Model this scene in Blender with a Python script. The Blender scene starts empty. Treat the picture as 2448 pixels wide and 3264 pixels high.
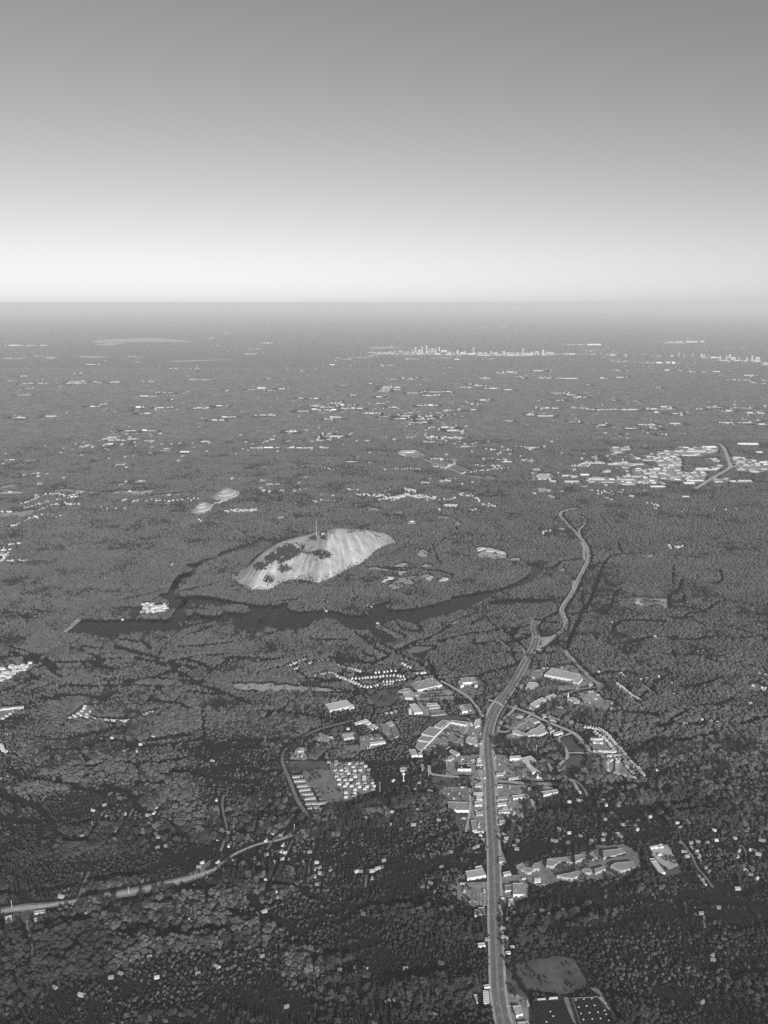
import bpy, math, random
import numpy as np
from mathutils import Vector
from mathutils.bvhtree import BVHTree

random.seed(7); rng = np.random.default_rng(11)
scene = bpy.context.scene
C = scene.collection

# ------------------------------------------------------------------ camera, sky, sun, exposure
H = 1650.0                      # height of the aircraft above the ground, metres
FPX = 2540.0                    # focal length in photograph pixels (28 mm equivalent)
PITCH = math.atan((1632 - 965) / FPX)
cam = bpy.data.cameras.new('camera'); cam.sensor_fit = 'VERTICAL'; cam.sensor_height = 36; cam.sensor_width = 36
cam.lens = 36 * FPX / 3264; cam.clip_start = 1; cam.clip_end = 900000
cam_ob = bpy.data.objects.new('camera', cam); C.objects.link(cam_ob)
cam_ob.location = (0, 0, H); cam_ob.rotation_euler = (math.pi / 2 - PITCH, 0, 0)
scene.camera = cam_ob

SUN_EL, SUN_LEFT = math.radians(22), math.radians(-20)      # low sun behind the aircraft, to the right
world = bpy.data.worlds.new('World'); scene.world = world; world.use_nodes = True
nt = world.node_tree; nt.nodes.clear()
sky = nt.nodes.new('ShaderNodeTexSky'); sky.sky_type = 'NISHITA'; sky.sun_disc = False
sky.sun_elevation = SUN_EL
sky.sun_rotation = math.pi + SUN_LEFT
sky.altitude = 1600; sky.air_density = 1.0; sky.dust_density = 1.2; sky.ozone_density = 1.0
sep = nt.nodes.new('ShaderNodeSeparateColor')              # black and white film behind a green filter
bg = nt.nodes.new('ShaderNodeBackground'); bg.inputs['Strength'].default_value = 0.093
outw = nt.nodes.new('ShaderNodeOutputWorld')
nt.links.new(sky.outputs[0], sep.inputs[0]); nt.links.new(sep.outputs[1], bg.inputs['Color'])
nt.links.new(bg.outputs[0], outw.inputs[0])

sun = bpy.data.lights.new('sun', 'SUN'); sun.energy = 5.0; sun.angle = math.radians(0.5); sun.color = (1, 1, 1)
sun_ob = bpy.data.objects.new('sun', sun); C.objects.link(sun_ob)
sdir = Vector((-math.sin(SUN_LEFT) * math.cos(SUN_EL), -math.cos(SUN_LEFT) * math.cos(SUN_EL), math.sin(SUN_EL)))
sun_ob.rotation_euler = sdir.to_track_quat('Z', 'Y').to_euler(); sun_ob.location = (0, 0, 3000)

vs = scene.view_settings
vs.view_transform = 'Standard'; vs.look = 'None'; vs.gamma = 1; vs.use_curve_mapping = False; vs.exposure = 0.0
scene.cycles.max_bounces = 5; scene.cycles.diffuse_bounces = 2; scene.cycles.glossy_bounces = 2
scene.cycles.transparent_max_bounces = 4; scene.cycles.volume_bounces = 1
scene.cycles.use_denoising = False
HAZE_DENSITY = 2.05e-5; HAZE_COLOR = 1.0; HAZE_G = 0.0

# ------------------------------------------------------------------ placing by sight lines onto the ground
SP, CP = math.sin(PITCH), math.cos(PITCH)
CROPS = {'A1': (0, 900, 820), 'A2': (800, 900, 840), 'A3': (1600, 900, 848), 'A4': (0, 1380, 820), 'A5': (700, 1380, 800),
         'A6': (1200, 1400, 800), 'A7': (1640, 1380, 808), 'B1': (0, 1800, 800), 'B2': (700, 1850, 800), 'B3': (1200, 2050, 500),
         'B4': (1500, 1850, 500), 'B5': (1500, 2100, 600), 'B6': (850, 2250, 600), 'B7': (1900, 1850, 548), 'B8': (1250, 2350, 500),
         'C1': (0, 2250, 800), 'C2': (0, 2750, 800), 'C3': (750, 2650, 800), 'C4': (1450, 2600, 550), 'C5': (1900, 2500, 548),
         'C6': (1450, 2900, 600), 'C7': (1900, 2850, 548), 'F': (0, 0, 1659)}

def src(c, p):
    x0, y0, w = CROPS[c]; s = w / 1659.0
    return (x0 + p[0] * s, y0 + p[1] * s)

def ray(px, py):
    x, y = (px - 1224) / FPX, (1632 - py) / FPX
    return np.array((x, y * SP + CP, y * CP - SP))

def at(c, p, z=0.0):
    """point of the plane at height z that the sight line through this spot of the photograph meets"""
    d = ray(*src(c, p)); t = (z - H) / d[2]
    return np.array((d[0] * t, d[1] * t))

def smooth(pts, step=20.0):
    P = np.array(pts, float)
    if len(P) < 3:
        Q = P
    else:
        E = np.vstack([2 * P[0] - P[1], P, 2 * P[-1] - P[-2]]); Q = []
        for i in range(len(P) - 1):
            a, b, c_, d = E[i:i + 4]
            for t in np.linspace(0, 1, 9)[:-1]:
                Q.append(0.5 * ((2 * b) + (c_ - a) * t + (2 * a - 5 * b + 4 * c_ - d) * t * t + (3 * b - 3 * c_ + d - a) * t ** 3))
        Q.append(P[-1]); Q = np.array(Q)
    L = np.r_[0, np.cumsum(np.linalg.norm(np.diff(Q, axis=0), axis=1))]
    n = max(2, int(L[-1] / step) + 1); s = np.linspace(0, L[-1], n)
    return np.c_[np.interp(s, L, Q[:, 0]), np.interp(s, L, Q[:, 1])]

def line(c, pts, step=20.0):
    return smooth([at(c, p) for p in pts], step)

# ------------------------------------------------------------------ materials
MATS = {}
def mat(name, val, var=0.25, scale=0.05, rough=0.9, spec=0.15, scale2=None, uv=None):
    if name in MATS: return MATS[name]
    m = bpy.data.materials.new(name); m.use_nodes = True; MATS[name] = m
    n = m.node_tree; b = n.nodes['Principled BSDF']
    b.inputs['Roughness'].default_value = rough; b.inputs['Specular IOR Level'].default_value = spec
    geo = n.nodes.new('ShaderNodeNewGeometry'); nz = n.nodes.new('ShaderNodeTexNoise')
    nz.inputs['Scale'].default_value = scale; nz.inputs['Detail'].default_value = 6; nz.inputs['Roughness'].default_value = 0.65
    n.links.new(geo.outputs['Position'], nz.inputs['Vector'])
    mr = n.nodes.new('ShaderNodeMapRange'); mr.inputs['From Min'].default_value = 0.25; mr.inputs['From Max'].default_value = 0.75
    mr.inputs['To Min'].default_value = val * (1 - var); mr.inputs['To Max'].default_value = val * (1 + var)
    n.links.new(nz.outputs['Fac'], mr.inputs['Value']); n.links.new(mr.outputs[0], b.inputs['Base Color'])
    return m

def foliage_mat(name, lo, hi):
    m = bpy.data.materials.new(name); m.use_nodes = True; MATS[name] = m
    n = m.node_tree; b = n.nodes['Principled BSDF']; b.inputs['Roughness'].default_value = 0.85; b.inputs['Specular IOR Level'].default_value = 0.093
    oi = n.nodes.new('ShaderNodeObjectInfo'); geo = n.nodes.new('ShaderNodeNewGeometry')
    nz = n.nodes.new('ShaderNodeTexNoise'); nz.inputs['Scale'].default_value = 0.006; nz.inputs['Detail'].default_value = 4
    n.links.new(oi.outputs['Location'], nz.inputs['Vector'])
    nz2 = n.nodes.new('ShaderNodeTexNoise'); nz2.inputs['Scale'].default_value = 0.6; nz2.inputs['Detail'].default_value = 3
    n.links.new(geo.outputs['Position'], nz2.inputs['Vector'])
    def math_(op, a, b_):
        q = n.nodes.new('ShaderNodeMath'); q.operation = op
        for i, v in enumerate((a, b_)):
            if isinstance(v, float): q.inputs[i].default_value = v
            else: n.links.new(v, q.inputs[i])
        return q.outputs[0]
    nz3 = n.nodes.new('ShaderNodeTexNoise'); nz3.inputs['Scale'].default_value = 0.0011; nz3.inputs['Detail'].default_value = 3
    n.links.new(oi.outputs['Location'], nz3.inputs['Vector'])
    f = math_('ADD', math_('MULTIPLY', oi.outputs['Random'], 0.35), math_('ADD', math_('MULTIPLY', nz.outputs['Fac'], 0.3), math_('MULTIPLY', nz3.outputs['Fac'], 0.2)))
    f = math_('ADD', f, math_('MULTIPLY', nz2.outputs['Fac'], 0.35))
    mr = n.nodes.new('ShaderNodeMapRange'); mr.inputs['From Min'].default_value = 0.2; mr.inputs['From Max'].default_value = 0.95
    mr.inputs['To Min'].default_value = lo; mr.inputs['To Max'].default_value = hi
    n.links.new(f, mr.inputs['Value']); n.links.new(mr.outputs[0], b.inputs['Base Color'])
    return m

FOL = foliage_mat('dark_leaves', 0.008, 0.085); PALE_FOL = foliage_mat('pale_leaves', 0.04, 0.17)  # same crowns in two leaf tones; the dark one paints in foreground shade
PINE = foliage_mat('pine_needles', 0.012, 0.05)
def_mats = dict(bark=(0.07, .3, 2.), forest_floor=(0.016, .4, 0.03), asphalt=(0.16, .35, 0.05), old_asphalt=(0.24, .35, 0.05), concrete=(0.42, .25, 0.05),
    verge=(0.19, .45, 0.025), lawn=(0.1, .5, 0.02), bare_soil=(0.36, .4, 0.02), pale_lot=(0.33, .45, 0.04), lot=(0.24, .5, 0.06),
    white=(0.72, .08, 0.2), pale=(0.56, .14, 0.08), light=(0.42, .2, 0.08), grey=(0.30, .22, 0.08), mid=(0.2, .25, 0.08), dark=(0.09, .3, 0.1), black=(0.02, .3, 0.1),
    glass=(0.03, .1, 0.1), car_paint_dark=(0.05, .1, .1), steel=(0.4, .1, .1), siding=(0.3, .2, .08), shingle=(0.2, .25, .2), brick=(0.2, .2, .2))
for k, (v, a, s) in def_mats.items():
    mat(k, v, a, s, 0.35 if k in ('glass',) else 0.9, 0.5 if k == 'glass' else 0.15)

# ------------------------------------------------------------------ object helpers
def tag(o, label=None, cat=None, group=None, kind=None):
    if label: o['label'] = label
    if cat: o['category'] = cat
    if group: o['group'] = group
    if kind: o['kind'] = kind
    return o

def mesh(name, verts, faces, mats):
    me = bpy.data.meshes.new(name); me.from_pydata([tuple(map(float, v)) for v in verts], [], faces)
    for m in (mats if isinstance(mats, (list, tuple)) else [mats]): me.materials.append(m if not isinstance(m, str) else MATS[m])
    return me

def obj(name, me, parent=None, loc=None, rz=0.0):
    o = bpy.data.objects.new(name, me); C.objects.link(o)
    if parent is not None: o.parent = parent
    if loc is not None: o.location = loc
    if rz: o.rotation_euler = (0, 0, rz)
    return o

def thing(name, loc, label, cat, group=None, rz=0.0):
    o = bpy.data.objects.new(name, None); C.objects.link(o); o.location = loc; o.rotation_euler = (0, 0, rz); o.empty_display_size = 5
    return tag(o, label, cat, group)

def ccw(P):
    P = np.array(P, float); x, y = P[:, 0], P[:, 1]
    return P if (x * np.roll(y, -1) - y * np.roll(x, -1)).sum() > 0 else P[::-1]

def prism(P, z0, z1, top=True, bottom=False):
    n = len(P); v = [(p[0], p[1], z0) for p in P] + [(p[0], p[1], z1) for p in P]
    f = [(i, (i + 1) % n, n + (i + 1) % n, n + i) for i in range(n)]
    if top: f.append(tuple(range(n, 2 * n)))
    if bottom: f.append(tuple(range(n - 1, -1, -1)))
    return v, f

def join(parts):
    V, F = [], []
    for v, f in parts:
        k = len(V); V += list(v); F += [tuple(i + k for i in q) for q in f]
    return V, F

def box(x0, x1, y0, y1, z0, z1, bottom=False):
    return prism([(x0, y0), (x1, y0), (x1, y1), (x0, y1)], z0, z1, True, bottom)

def inset(P, d):
    """polygon moved inwards by d along its corner bisectors"""
    n = len(P); out = []
    for i in range(n):
        a, b, c_ = P[i - 1], P[i], P[(i + 1) % n]
        e1 = (b - a) / (np.linalg.norm(b - a) + 1e-9); e2 = (c_ - b) / (np.linalg.norm(c_ - b) + 1e-9)
        n1 = np.array((-e1[1], e1[0])); n2 = np.array((-e2[1], e2[0])); k = 1 + n1 @ n2
        out.append(b + (n1 + n2) * d / max(k, 0.5))
    return np.array(out)

# ------------------------------------------------------------------ where trees may not grow (a raster on the ground plane)
GX0, GY0, CELL = -5600.0, 1100.0, 5.0
GW, GH = 2240, 1900
blocked = np.zeros((GH, GW), bool); taken = np.zeros((GH, GW), bool)      # open ground as it is seen; plots of buildings
def block_poly(P, grow=0.0, own=False):
    P = ccw(P)
    if grow: P = inset(P, -grow)
    x0, y0 = P.min(0); x1, y1 = P.max(0)
    i0, i1 = max(0, int((x0 - GX0) / CELL)), min(GW, int((x1 - GX0) / CELL) + 2)
    j0, j1 = max(0, int((y0 - GY0) / CELL)), min(GH, int((y1 - GY0) / CELL) + 2)
    if i0 >= i1 or j0 >= j1: return
    X, Y = np.meshgrid(GX0 + (np.arange(i0, i1) + .5) * CELL, GY0 + (np.arange(j0, j1) + .5) * CELL)
    (taken if own else blocked)[j0:j1, i0:i1] |= inside(P, X, Y)
def inside(P, X, Y):
    r = np.zeros(X.shape, bool); n = len(P)
    for i in range(n):
        (xa, ya), (xb, yb) = P[i], P[(i + 1) % n]
        if ya == yb: continue
        r ^= ((ya > Y) != (yb > Y)) & (X < (xb - xa) * (Y - ya) / (yb - ya) + xa)
    return r
def unblock_poly(P):
    global blocked
    keep = blocked.copy(); blocked = np.zeros_like(blocked); block_poly(P); blocked = keep & ~blocked
def block_disc(x, y, r):
    a = np.linspace(0, 2 * math.pi, 9)[:-1]; block_poly(np.c_[x + r * np.cos(a), y + r * np.sin(a)], 0, True)
def block_line(Q, w):
    for a, b in zip(Q[:-1], Q[1:]):
        d = b - a; L = np.linalg.norm(d)
        if L < 1e-6: continue
        d = d / L; n = np.array((-d[1], d[0])) * w / 2
        block_poly([a + n - d * w * .2, b + n + d * w * .2, b - n + d * w * .2, a - n - d * w * .2])
def no_trees():
    """a crown stands up to 13 m above its foot and would hide the open ground behind it: keep that strip clear too"""
    out = taken.copy()
    for j in range(GH):
        k = int(12.0 * (GY0 + j * CELL) / H / CELL); out[j] |= blocked[j:j + k + 1].any(0)
    return out
far_holes = []      # boxes kept free of far trees: x0, x1, y0, y1

def sheet(name, P, z, m, kind='structure'):
    P = ccw(P); me = mesh(name, [(p[0], p[1], z) for p in P], [tuple(range(len(P)))], m)
    return tag(obj(name, me), kind=kind)

def ribbon(name, Q, w, z, m, parent=None, off=0.0):
    d = np.gradient(Q, axis=0); d /= np.linalg.norm(d, axis=1)[:, None] + 1e-9; n = np.c_[-d[:, 1], d[:, 0]]
    w = np.broadcast_to(np.asarray(w, float), (len(Q),))[:, None]
    A, B = Q + n * (off + w / 2), Q + n * (off - w / 2); k = len(Q)
    v = [(p[0], p[1], z) for p in A] + [(p[0], p[1], z) for p in B]
    f = [(i, k + i, k + i + 1, i + 1) for i in range(k - 1)]
    o = obj(name, mesh(name, v, f, m), parent)
    if parent is None: tag(o, kind='structure')
    return o

# ------------------------------------------------------------------ ground and haze
S = 400000.0
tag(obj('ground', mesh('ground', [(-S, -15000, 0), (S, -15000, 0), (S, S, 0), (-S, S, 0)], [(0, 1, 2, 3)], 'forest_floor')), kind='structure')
hz = bpy.data.materials.new('haze'); hz.use_nodes = True; hz.node_tree.nodes.clear()
pv = hz.node_tree.nodes.new('ShaderNodeVolumePrincipled'); ho = hz.node_tree.nodes.new('ShaderNodeOutputMaterial')
pv.inputs['Color'].default_value = (HAZE_COLOR, HAZE_COLOR, HAZE_COLOR, 1); pv.inputs['Density'].default_value = HAZE_DENSITY; pv.inputs['Anisotropy'].default_value = HAZE_G
hz.node_tree.links.new(pv.outputs[0], ho.inputs['Volume'])
HB = S + 2000
v_, f_ = box(-HB, HB, -16000, HB, -1.0, H + 16, True)
hazeo = tag(obj('haze', mesh('haze', v_, f_, hz)), kind='stuff')
# ------------------------------------------------------------------ granite dome
BASE = [(80, 960), (150, 1020), (220, 1045), (350, 1040), (390, 1005), (430, 985), (520, 965), (600, 980), (660, 1000), (720, 965),
        (780, 945), (850, 900), (900, 880), (960, 855), (1000, 830), (1020, 790), (1070, 765), (1110, 745), (1165, 738)]
SIL = [(80, 955), (180, 890), (250, 820), (300, 775), (400, 725), (520, 690), (560, 688), (620, 665), (700, 650), (780, 640), (860, 643),
       (950, 643), (1010, 660), (1080, 662), (1130, 680), (1165, 737)]
def resample(P, n):
    P = np.array(P, float); L = np.r_[0, np.cumsum(np.linalg.norm(np.diff(P, axis=0), axis=1))]; s = np.linspace(0, L[-1], n)
    return np.c_[np.interp(s, L, P[:, 0]), np.interp(s, L, P[:, 1])]
NU, NV = 200, 90
bx = np.linspace(80, 1165, NU)
def by_x(P, x):
    P = np.array(P, float); o = np.argsort(P[:, 0], kind='stable'); return np.interp(x, P[o, 0], P[o, 1])
base_px = np.c_[bx, by_x(BASE, bx)]
# the crest seen above a base point lies a little further to the right on the left flank (the ridge slants away)
sx = 80 + (bx - 80) * 1.0 + 90 * np.sin(np.clip((bx - 80) / 1085, 0, 1) * math.pi)
sx = np.clip(sx, 80, 1165)
sil_px = np.c_[sx, by_x(SIL, sx)]
mv, muv = [], []
uu = np.linspace(0, 1, NU)
k1 = np.convolve(rng.normal(0, 1, NU), np.ones(3) / 3, 'same'); k2 = np.convolve(rng.normal(0, 1, NU), np.ones(9) / 9, 'same')
MT = []
for i in range(NU):
    u = uu[i]; B = at('A5', base_px[i]); d = ray(*src('A5', sil_px[i]))
    off = 60 + 420 * math.sin(math.pi * min(max(u, 0.0), 1)) ** 0.6
    ydist = B[1] + off
    t = ydist / d[1]; R = np.array((d[0] * t, ydist, max(H + d[2] * t, 2.0)))
    side = R[:2] - B
    F = R[:2] + np.array((0.1, 1.0)) * max(8.0, min(250 + 450 * math.sin(math.pi * u) ** 0.6, R[2] / max(0.05, -d[2] / d[1]) * 0.75))
    col = []
    for j in range(NV):
        w = j / (NV - 1) * 1.7
        if w <= 1:
            p = B + (R[:2] - B) * w; f = math.sin(w * math.pi / 2) ** 0.82
            z = 1.5 + (R[2] - 1.5) * f
        else:
            q = (w - 1) / 0.7; p = R[:2] + (F - R[:2]) * q; z = R[2] * (math.cos(q * math.pi) * .5 + .5) - 4 * q
        col.append((p[0], p[1], z))
    MT.append(col)
MT = np.array(MT)
kz = np.exp(-np.linspace(-2, 2, 21) ** 2); kz /= kz.sum()
for k in range(3):
    Pd = np.pad(MT[..., k], ((10, 10), (0, 0)), mode='edge' if k == 2 else 'reflect', **({} if k == 2 else {'reflect_type': 'odd'}))
    MT[..., k] = np.apply_along_axis(lambda q: np.convolve(q, kz, 'valid'), 0, Pd)
crest = MT[:, int((NV - 1) / 1.7)]; ck = int(np.argmax(crest[:, 2])); cx_, cy_ = crest[ck, 0] - 60, crest[ck, 1] + 330
ang = np.arctan2((MT[..., 1] - cy_) / 620, (MT[..., 0] - cx_) / 480); rad = np.hypot((MT[..., 1] - cy_) / 620, (MT[..., 0] - cx_) / 480)
FALL = np.stack([ang / (2 * math.pi), rad], -1)
def n1d(a, n_, seed):
    g = np.random.default_rng(seed).normal(0, 1, n_ + 2); q = (a + math.pi) / (2 * math.pi) * n_; k = np.clip(q.astype(int), 0, n_); f = q - k; f = f * f * (3 - 2 * f); return g[k] * (1 - f) + g[k + 1] * f
gr = (n1d(ang, 60, 1) * 2.4 + n1d(ang + rad * .12, 170, 2) * 2.4 + n1d(ang, 420, 3) * 1.5) * np.clip(MT[..., 2] / 90, 0, 1) * np.clip(1.25 - MT[..., 2] / (MT[..., 2].max() * .95), 0.06, 1)
bump = rng.normal(0, 1, (NU, NV)); bump = (bump + np.roll(bump, 1, 0) + np.roll(bump, 1, 1) + np.roll(bump, (1, 1), (0, 1))) / 4
MT[..., 2] += gr + bump * 1.5 * np.clip(MT[..., 2] / 60, 0, 1)
mverts = MT.reshape(-1, 3)
mfaces = [(i * NV + j, (i + 1) * NV + j, (i + 1) * NV + j + 1, i * NV + j + 1) for i in range(NU - 1) for j in range(NV - 1)]
m = bpy.data.materials.new('granite'); m.use_nodes = True; MATS['granite'] = m
n = m.node_tree; b = n.nodes['Principled BSDF']; b.inputs['Roughness'].default_value = 0.85; b.inputs['Specular IOR Level'].default_value = 0.2
uvn = n.nodes.new('ShaderNodeUVMap'); mp = n.nodes.new('ShaderNodeMapping'); mp.inputs['Scale'].default_value = (130, 2.2, 1)
mp2 = n.nodes.new('ShaderNodeMapping'); mp2.inputs['Scale'].default_value = (38, 1.6, 1)
n1 = n.nodes.new('ShaderNodeTexNoise'); n1.inputs['Scale'].default_value = 1.0; n1.inputs['Detail'].default_value = 5; n1.inputs['Roughness'].default_value = .6
n2 = n.nodes.new('ShaderNodeTexNoise'); n2.inputs['Scale'].default_value = 1.0; n2.inputs['Detail'].default_value = 5; n1.inputs['Distortion'].default_value = 0.8; n2.inputs['Distortion'].default_value = 1.2
geo = n.nodes.new('ShaderNodeNewGeometry'); n3 = n.nodes.new('ShaderNodeTexNoise'); n3.inputs['Scale'].default_value = 0.016; n3.inputs['Detail'].default_value = 6
n.links.new(uvn.outputs[0], mp.inputs[0]); n.links.new(uvn.outputs[0], mp2.inputs[0]); n.links.new(mp.outputs[0], n1.inputs['Vector']); n.links.new(mp2.outputs[0], n2.inputs['Vector'])
n.links.new(geo.outputs['Position'], n3.inputs['Vector'])
def mth(op, a, b_):
    q = n.nodes.new('ShaderNodeMath'); q.operation = op
    for i, v in enumerate((a, b_)):
        if isinstance(v, float): q.inputs[i].default_value = v
        else: n.links.new(v, q.inputs[i])
    return q.outputs[0]
f = mth('ADD', mth('MULTIPLY', n1.outputs['Fac'], 0.33), mth('ADD', mth('MULTIPLY', n2.outputs['Fac'], 0.27), mth('MULTIPLY', n3.outputs['Fac'], 0.4)))
rmp = n.nodes.new('ShaderNodeMapRange'); rmp.inputs['From Min'].default_value = 0.33; rmp.inputs['From Max'].default_value = 0.62
rmp.inputs['To Min'].default_value = 0.16; rmp.inputs['To Max'].default_value = 0.52
n.links.new(f, rmp.inputs['Value']); n.links.new(rmp.outputs[0], b.inputs['Base Color'])
me = mesh('granite_dome', mverts, mfaces, m)
uvl = me.uv_layers.new(name='UVMap'); li = np.empty(len(me.loops), dtype=np.int32); me.loops.foreach_get('vertex_index', li)
uvl.data.foreach_set('uv', FALL.reshape(-1, 2)[li].astype(np.float32).ravel())
for p in me.polygons: p.use_smooth = True
tag(obj('granite_mountain', me), kind='structure')
DOME = BVHTree.FromPolygons([tuple(v) for v in mverts], mfaces)
def on_dome(c, p):
    h = DOME.ray_cast(Vector((0, 0, H)), Vector(ray(*src(c, p))).normalized())
    return h[0]
block_poly(np.array([r[0][:2] for r in MT] + [r[int((NV - 1) / 1.7)][:2] for r in MT[::-1]]))

# ------------------------------------------------------------------ lake, islands
WATER = bpy.data.materials.new('lake_water'); WATER.use_nodes = True; MATS['lake_water'] = WATER
n = WATER.node_tree; b = n.nodes['Principled BSDF']; b.inputs['Base Color'].default_value = (.004, .004, .004, 1); b.inputs['Roughness'].default_value = 0.12; b.inputs['IOR'].default_value = 1.3
nz = n.nodes.new('ShaderNodeTexNoise'); nz.inputs['Scale'].default_value = 0.15; nz.inputs['Detail'].default_value = 4
geo = n.nodes.new('ShaderNodeNewGeometry'); bp = n.nodes.new('ShaderNodeBump'); bp.inputs['Strength'].default_value = 0.5; bp.inputs['Distance'].default_value = 0.3
n.links.new(geo.outputs['Position'], nz.inputs['Vector']); n.links.new(nz.outputs['Fac'], bp.inputs['Height']); n.links.new(bp.outputs[0], b.inputs['Normal'])
LAKES = [
    # main body, full-photo coordinates
    ('lake', 'F', [(210, 2010), (262, 1978), (330, 1980), (440, 1976), (520, 1978), (548, 1970), (556, 1950), (575, 1925), (588, 1905), (640, 1902), (700, 1910), (740, 1918),
        (800, 1928), (860, 1936), (915, 1924), (918, 1945), (960, 1952), (1035, 1948), (1095, 1957), (1110, 1962), (1170, 1950), (1195, 1932), (1240, 1920), (1235, 1945), (1330, 1940), (1430, 1915),
        (1440, 1905), (1500, 1895), (1545, 1888), (1575, 1892), (1530, 1915), (1480, 1940), (1400, 1965), (1330, 1985), (1270, 1975), (1210, 1995), (1198, 2005), (1225, 2015), (1255, 2030), (1270, 2040),
        (1255, 2052), (1230, 2050), (1190, 2030), (1170, 2010), (1130, 2010), (1100, 1996), (1060, 1975), (1000, 1985), (985, 2000), (960, 2010), (900, 2010), (850, 2000), (760, 2005), (745, 1975), (690, 1990), (640, 2010),
        (560, 2012), (480, 2020), (400, 2030), (300, 2022)]),
    ('lake', 'B1', [(1230, 0), (1340, 0), (1300, 40), (1290, 75), (1200, 90), (1190, 150), (1150, 200), (1240, 230), (1200, 290), (1100, 290), (1120, 250), (1050, 200), (1110, 190), (1150, 110), (1200, 65), (1280, 40)]),
    ('lake', 'A4', [(1190, 905), (1250, 920), (1180, 960), (1130, 1010), (1100, 1010), (1130, 940)]),
    ('lake', 'A4', [(1210, 855), (1260, 865), (1330, 830), (1400, 810), (1500, 775), (1659, 735), (1659, 722), (1540, 745), (1440, 790), (1330, 820), (1240, 850)]),
    ('lake', 'A5', [(0, 820), (90, 785), (150, 750), (250, 735), (300, 705), (280, 700), (200, 735), (130, 755), (0, 800)]),
    ('lake', 'A6', [(980, 828), (1040, 828), (1090, 850), (1080, 880), (1030, 930), (950, 975), (830, 1000), (740, 1015), (640, 1037), (600, 1050), (660, 1015), (790, 1000), (900, 960), (960, 930), (1010, 890), (1010, 850)]),
    ('pond', 'B3', [(360, 150), (370, 100), (500, 70), (600, 48), (640, 60), (600, 85), (530, 100), (520, 145), (470, 170)]),
    ('pond', 'B4', [(160, 232), (480, 205), (720, 208), (880, 195), (965, 205), (860, 212), (730, 245), (460, 240), (300, 262), (190, 250)]),
]
ISLANDS = [
    ('B1', [(1220, 320), (1235, 285), (1280, 265), (1400, 262), (1480, 280), (1500, 262), (1600, 262), (1655, 285), (1655, 312), (1600, 328), (1510, 318), (1430, 345), (1340, 338), (1300, 325), (1240, 348)]),
    ('B2', [(255, 245), (275, 232), (305, 250), (290, 265), (260, 262)]),
    ('B2', [(815, 225), (830, 195), (940, 185), (985, 195), (985, 225), (930, 235), (830, 235)]),
    ('B1', [(700, 470), (1000, 440), (1180, 430), (1200, 385), (1350, 372), (1500, 370), (1560, 400), (1540, 425), (1400, 465), (1200, 490)]),
]
for nm, c, P in LAKES:
    W = smooth([at(c, p) for p in P] + [at(c, P[0])], 18)[:-1]
    block_poly(W); sheet(nm, W, 0.25, 'lake_water'); near_ = W - np.array((0, 38.0)); sheet(nm, near_, 0.13 + 0.012 * len(bpy.data.objects) % 0.1, 'lake_water')
for c, P in ISLANDS:
    W = smooth([at(c, p) for p in P] + [at(c, P[0])], 15)[:-1]
    unblock_poly(W); sheet('island', W, 0.8, 'forest_floor')
DAM = [(415, 445), (440, 445), (480, 415), (560, 345), (545, 340), (500, 365), (460, 410)]
W = [at('B1', p) for p in DAM]; block_poly(W); v, f = prism(ccw(W), 0, 4); tag(obj('dam_embankment', mesh('dam', v, f, 'bare_soil')), kind='structure')

# ------------------------------------------------------------------ open ground: fields, lawns, car parks
ZP = [0.0]
OPEN = []; LOTS = []
def ragged(W, amp, step=9.0):
    """an outline with natural, uneven edges instead of ruled ones"""
    out = []; n_ = len(W)
    for i in range(n_):
        a, b = W[i], W[(i + 1) % n_]; L = np.linalg.norm(b - a); k = max(1, int(L / step)); e = (b - a) / (L + 1e-9); nn = np.array((-e[1], e[0])); off = np.convolve(rng.normal(0, 1, k + 4), np.ones(3) / 1.7, 'same')[2:2 + k]
        for q in range(k): out.append(a + (b - a) * q / k + nn * off[q] * amp * (0.4 if q == 0 else 1))
    return np.array(out)
def patch(name, c, P, m, grow=2.0):
    W = np.array([at(c, p) for p in P]); soft = name in ('field', 'lawn', 'clearing', 'verge_strip', 'beach', 'sand_field')
    far = W[:, 1].mean() / 3000; W = ragged(ccw(W), (5.0 if soft else 1.5) * far, (11.0 if soft else 14.0) * far)
    block_poly(W, grow); ZP[0] += 0.004
    if soft: OPEN.append(W)
    elif name == 'yard': OPEN.append(W)
    elif W[:, 1].mean() < 4200 and name not in ('driveway', 'sports_court'): LOTS.append(W)
    return sheet(name, W, 0.30 + ZP[0], m)
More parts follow.
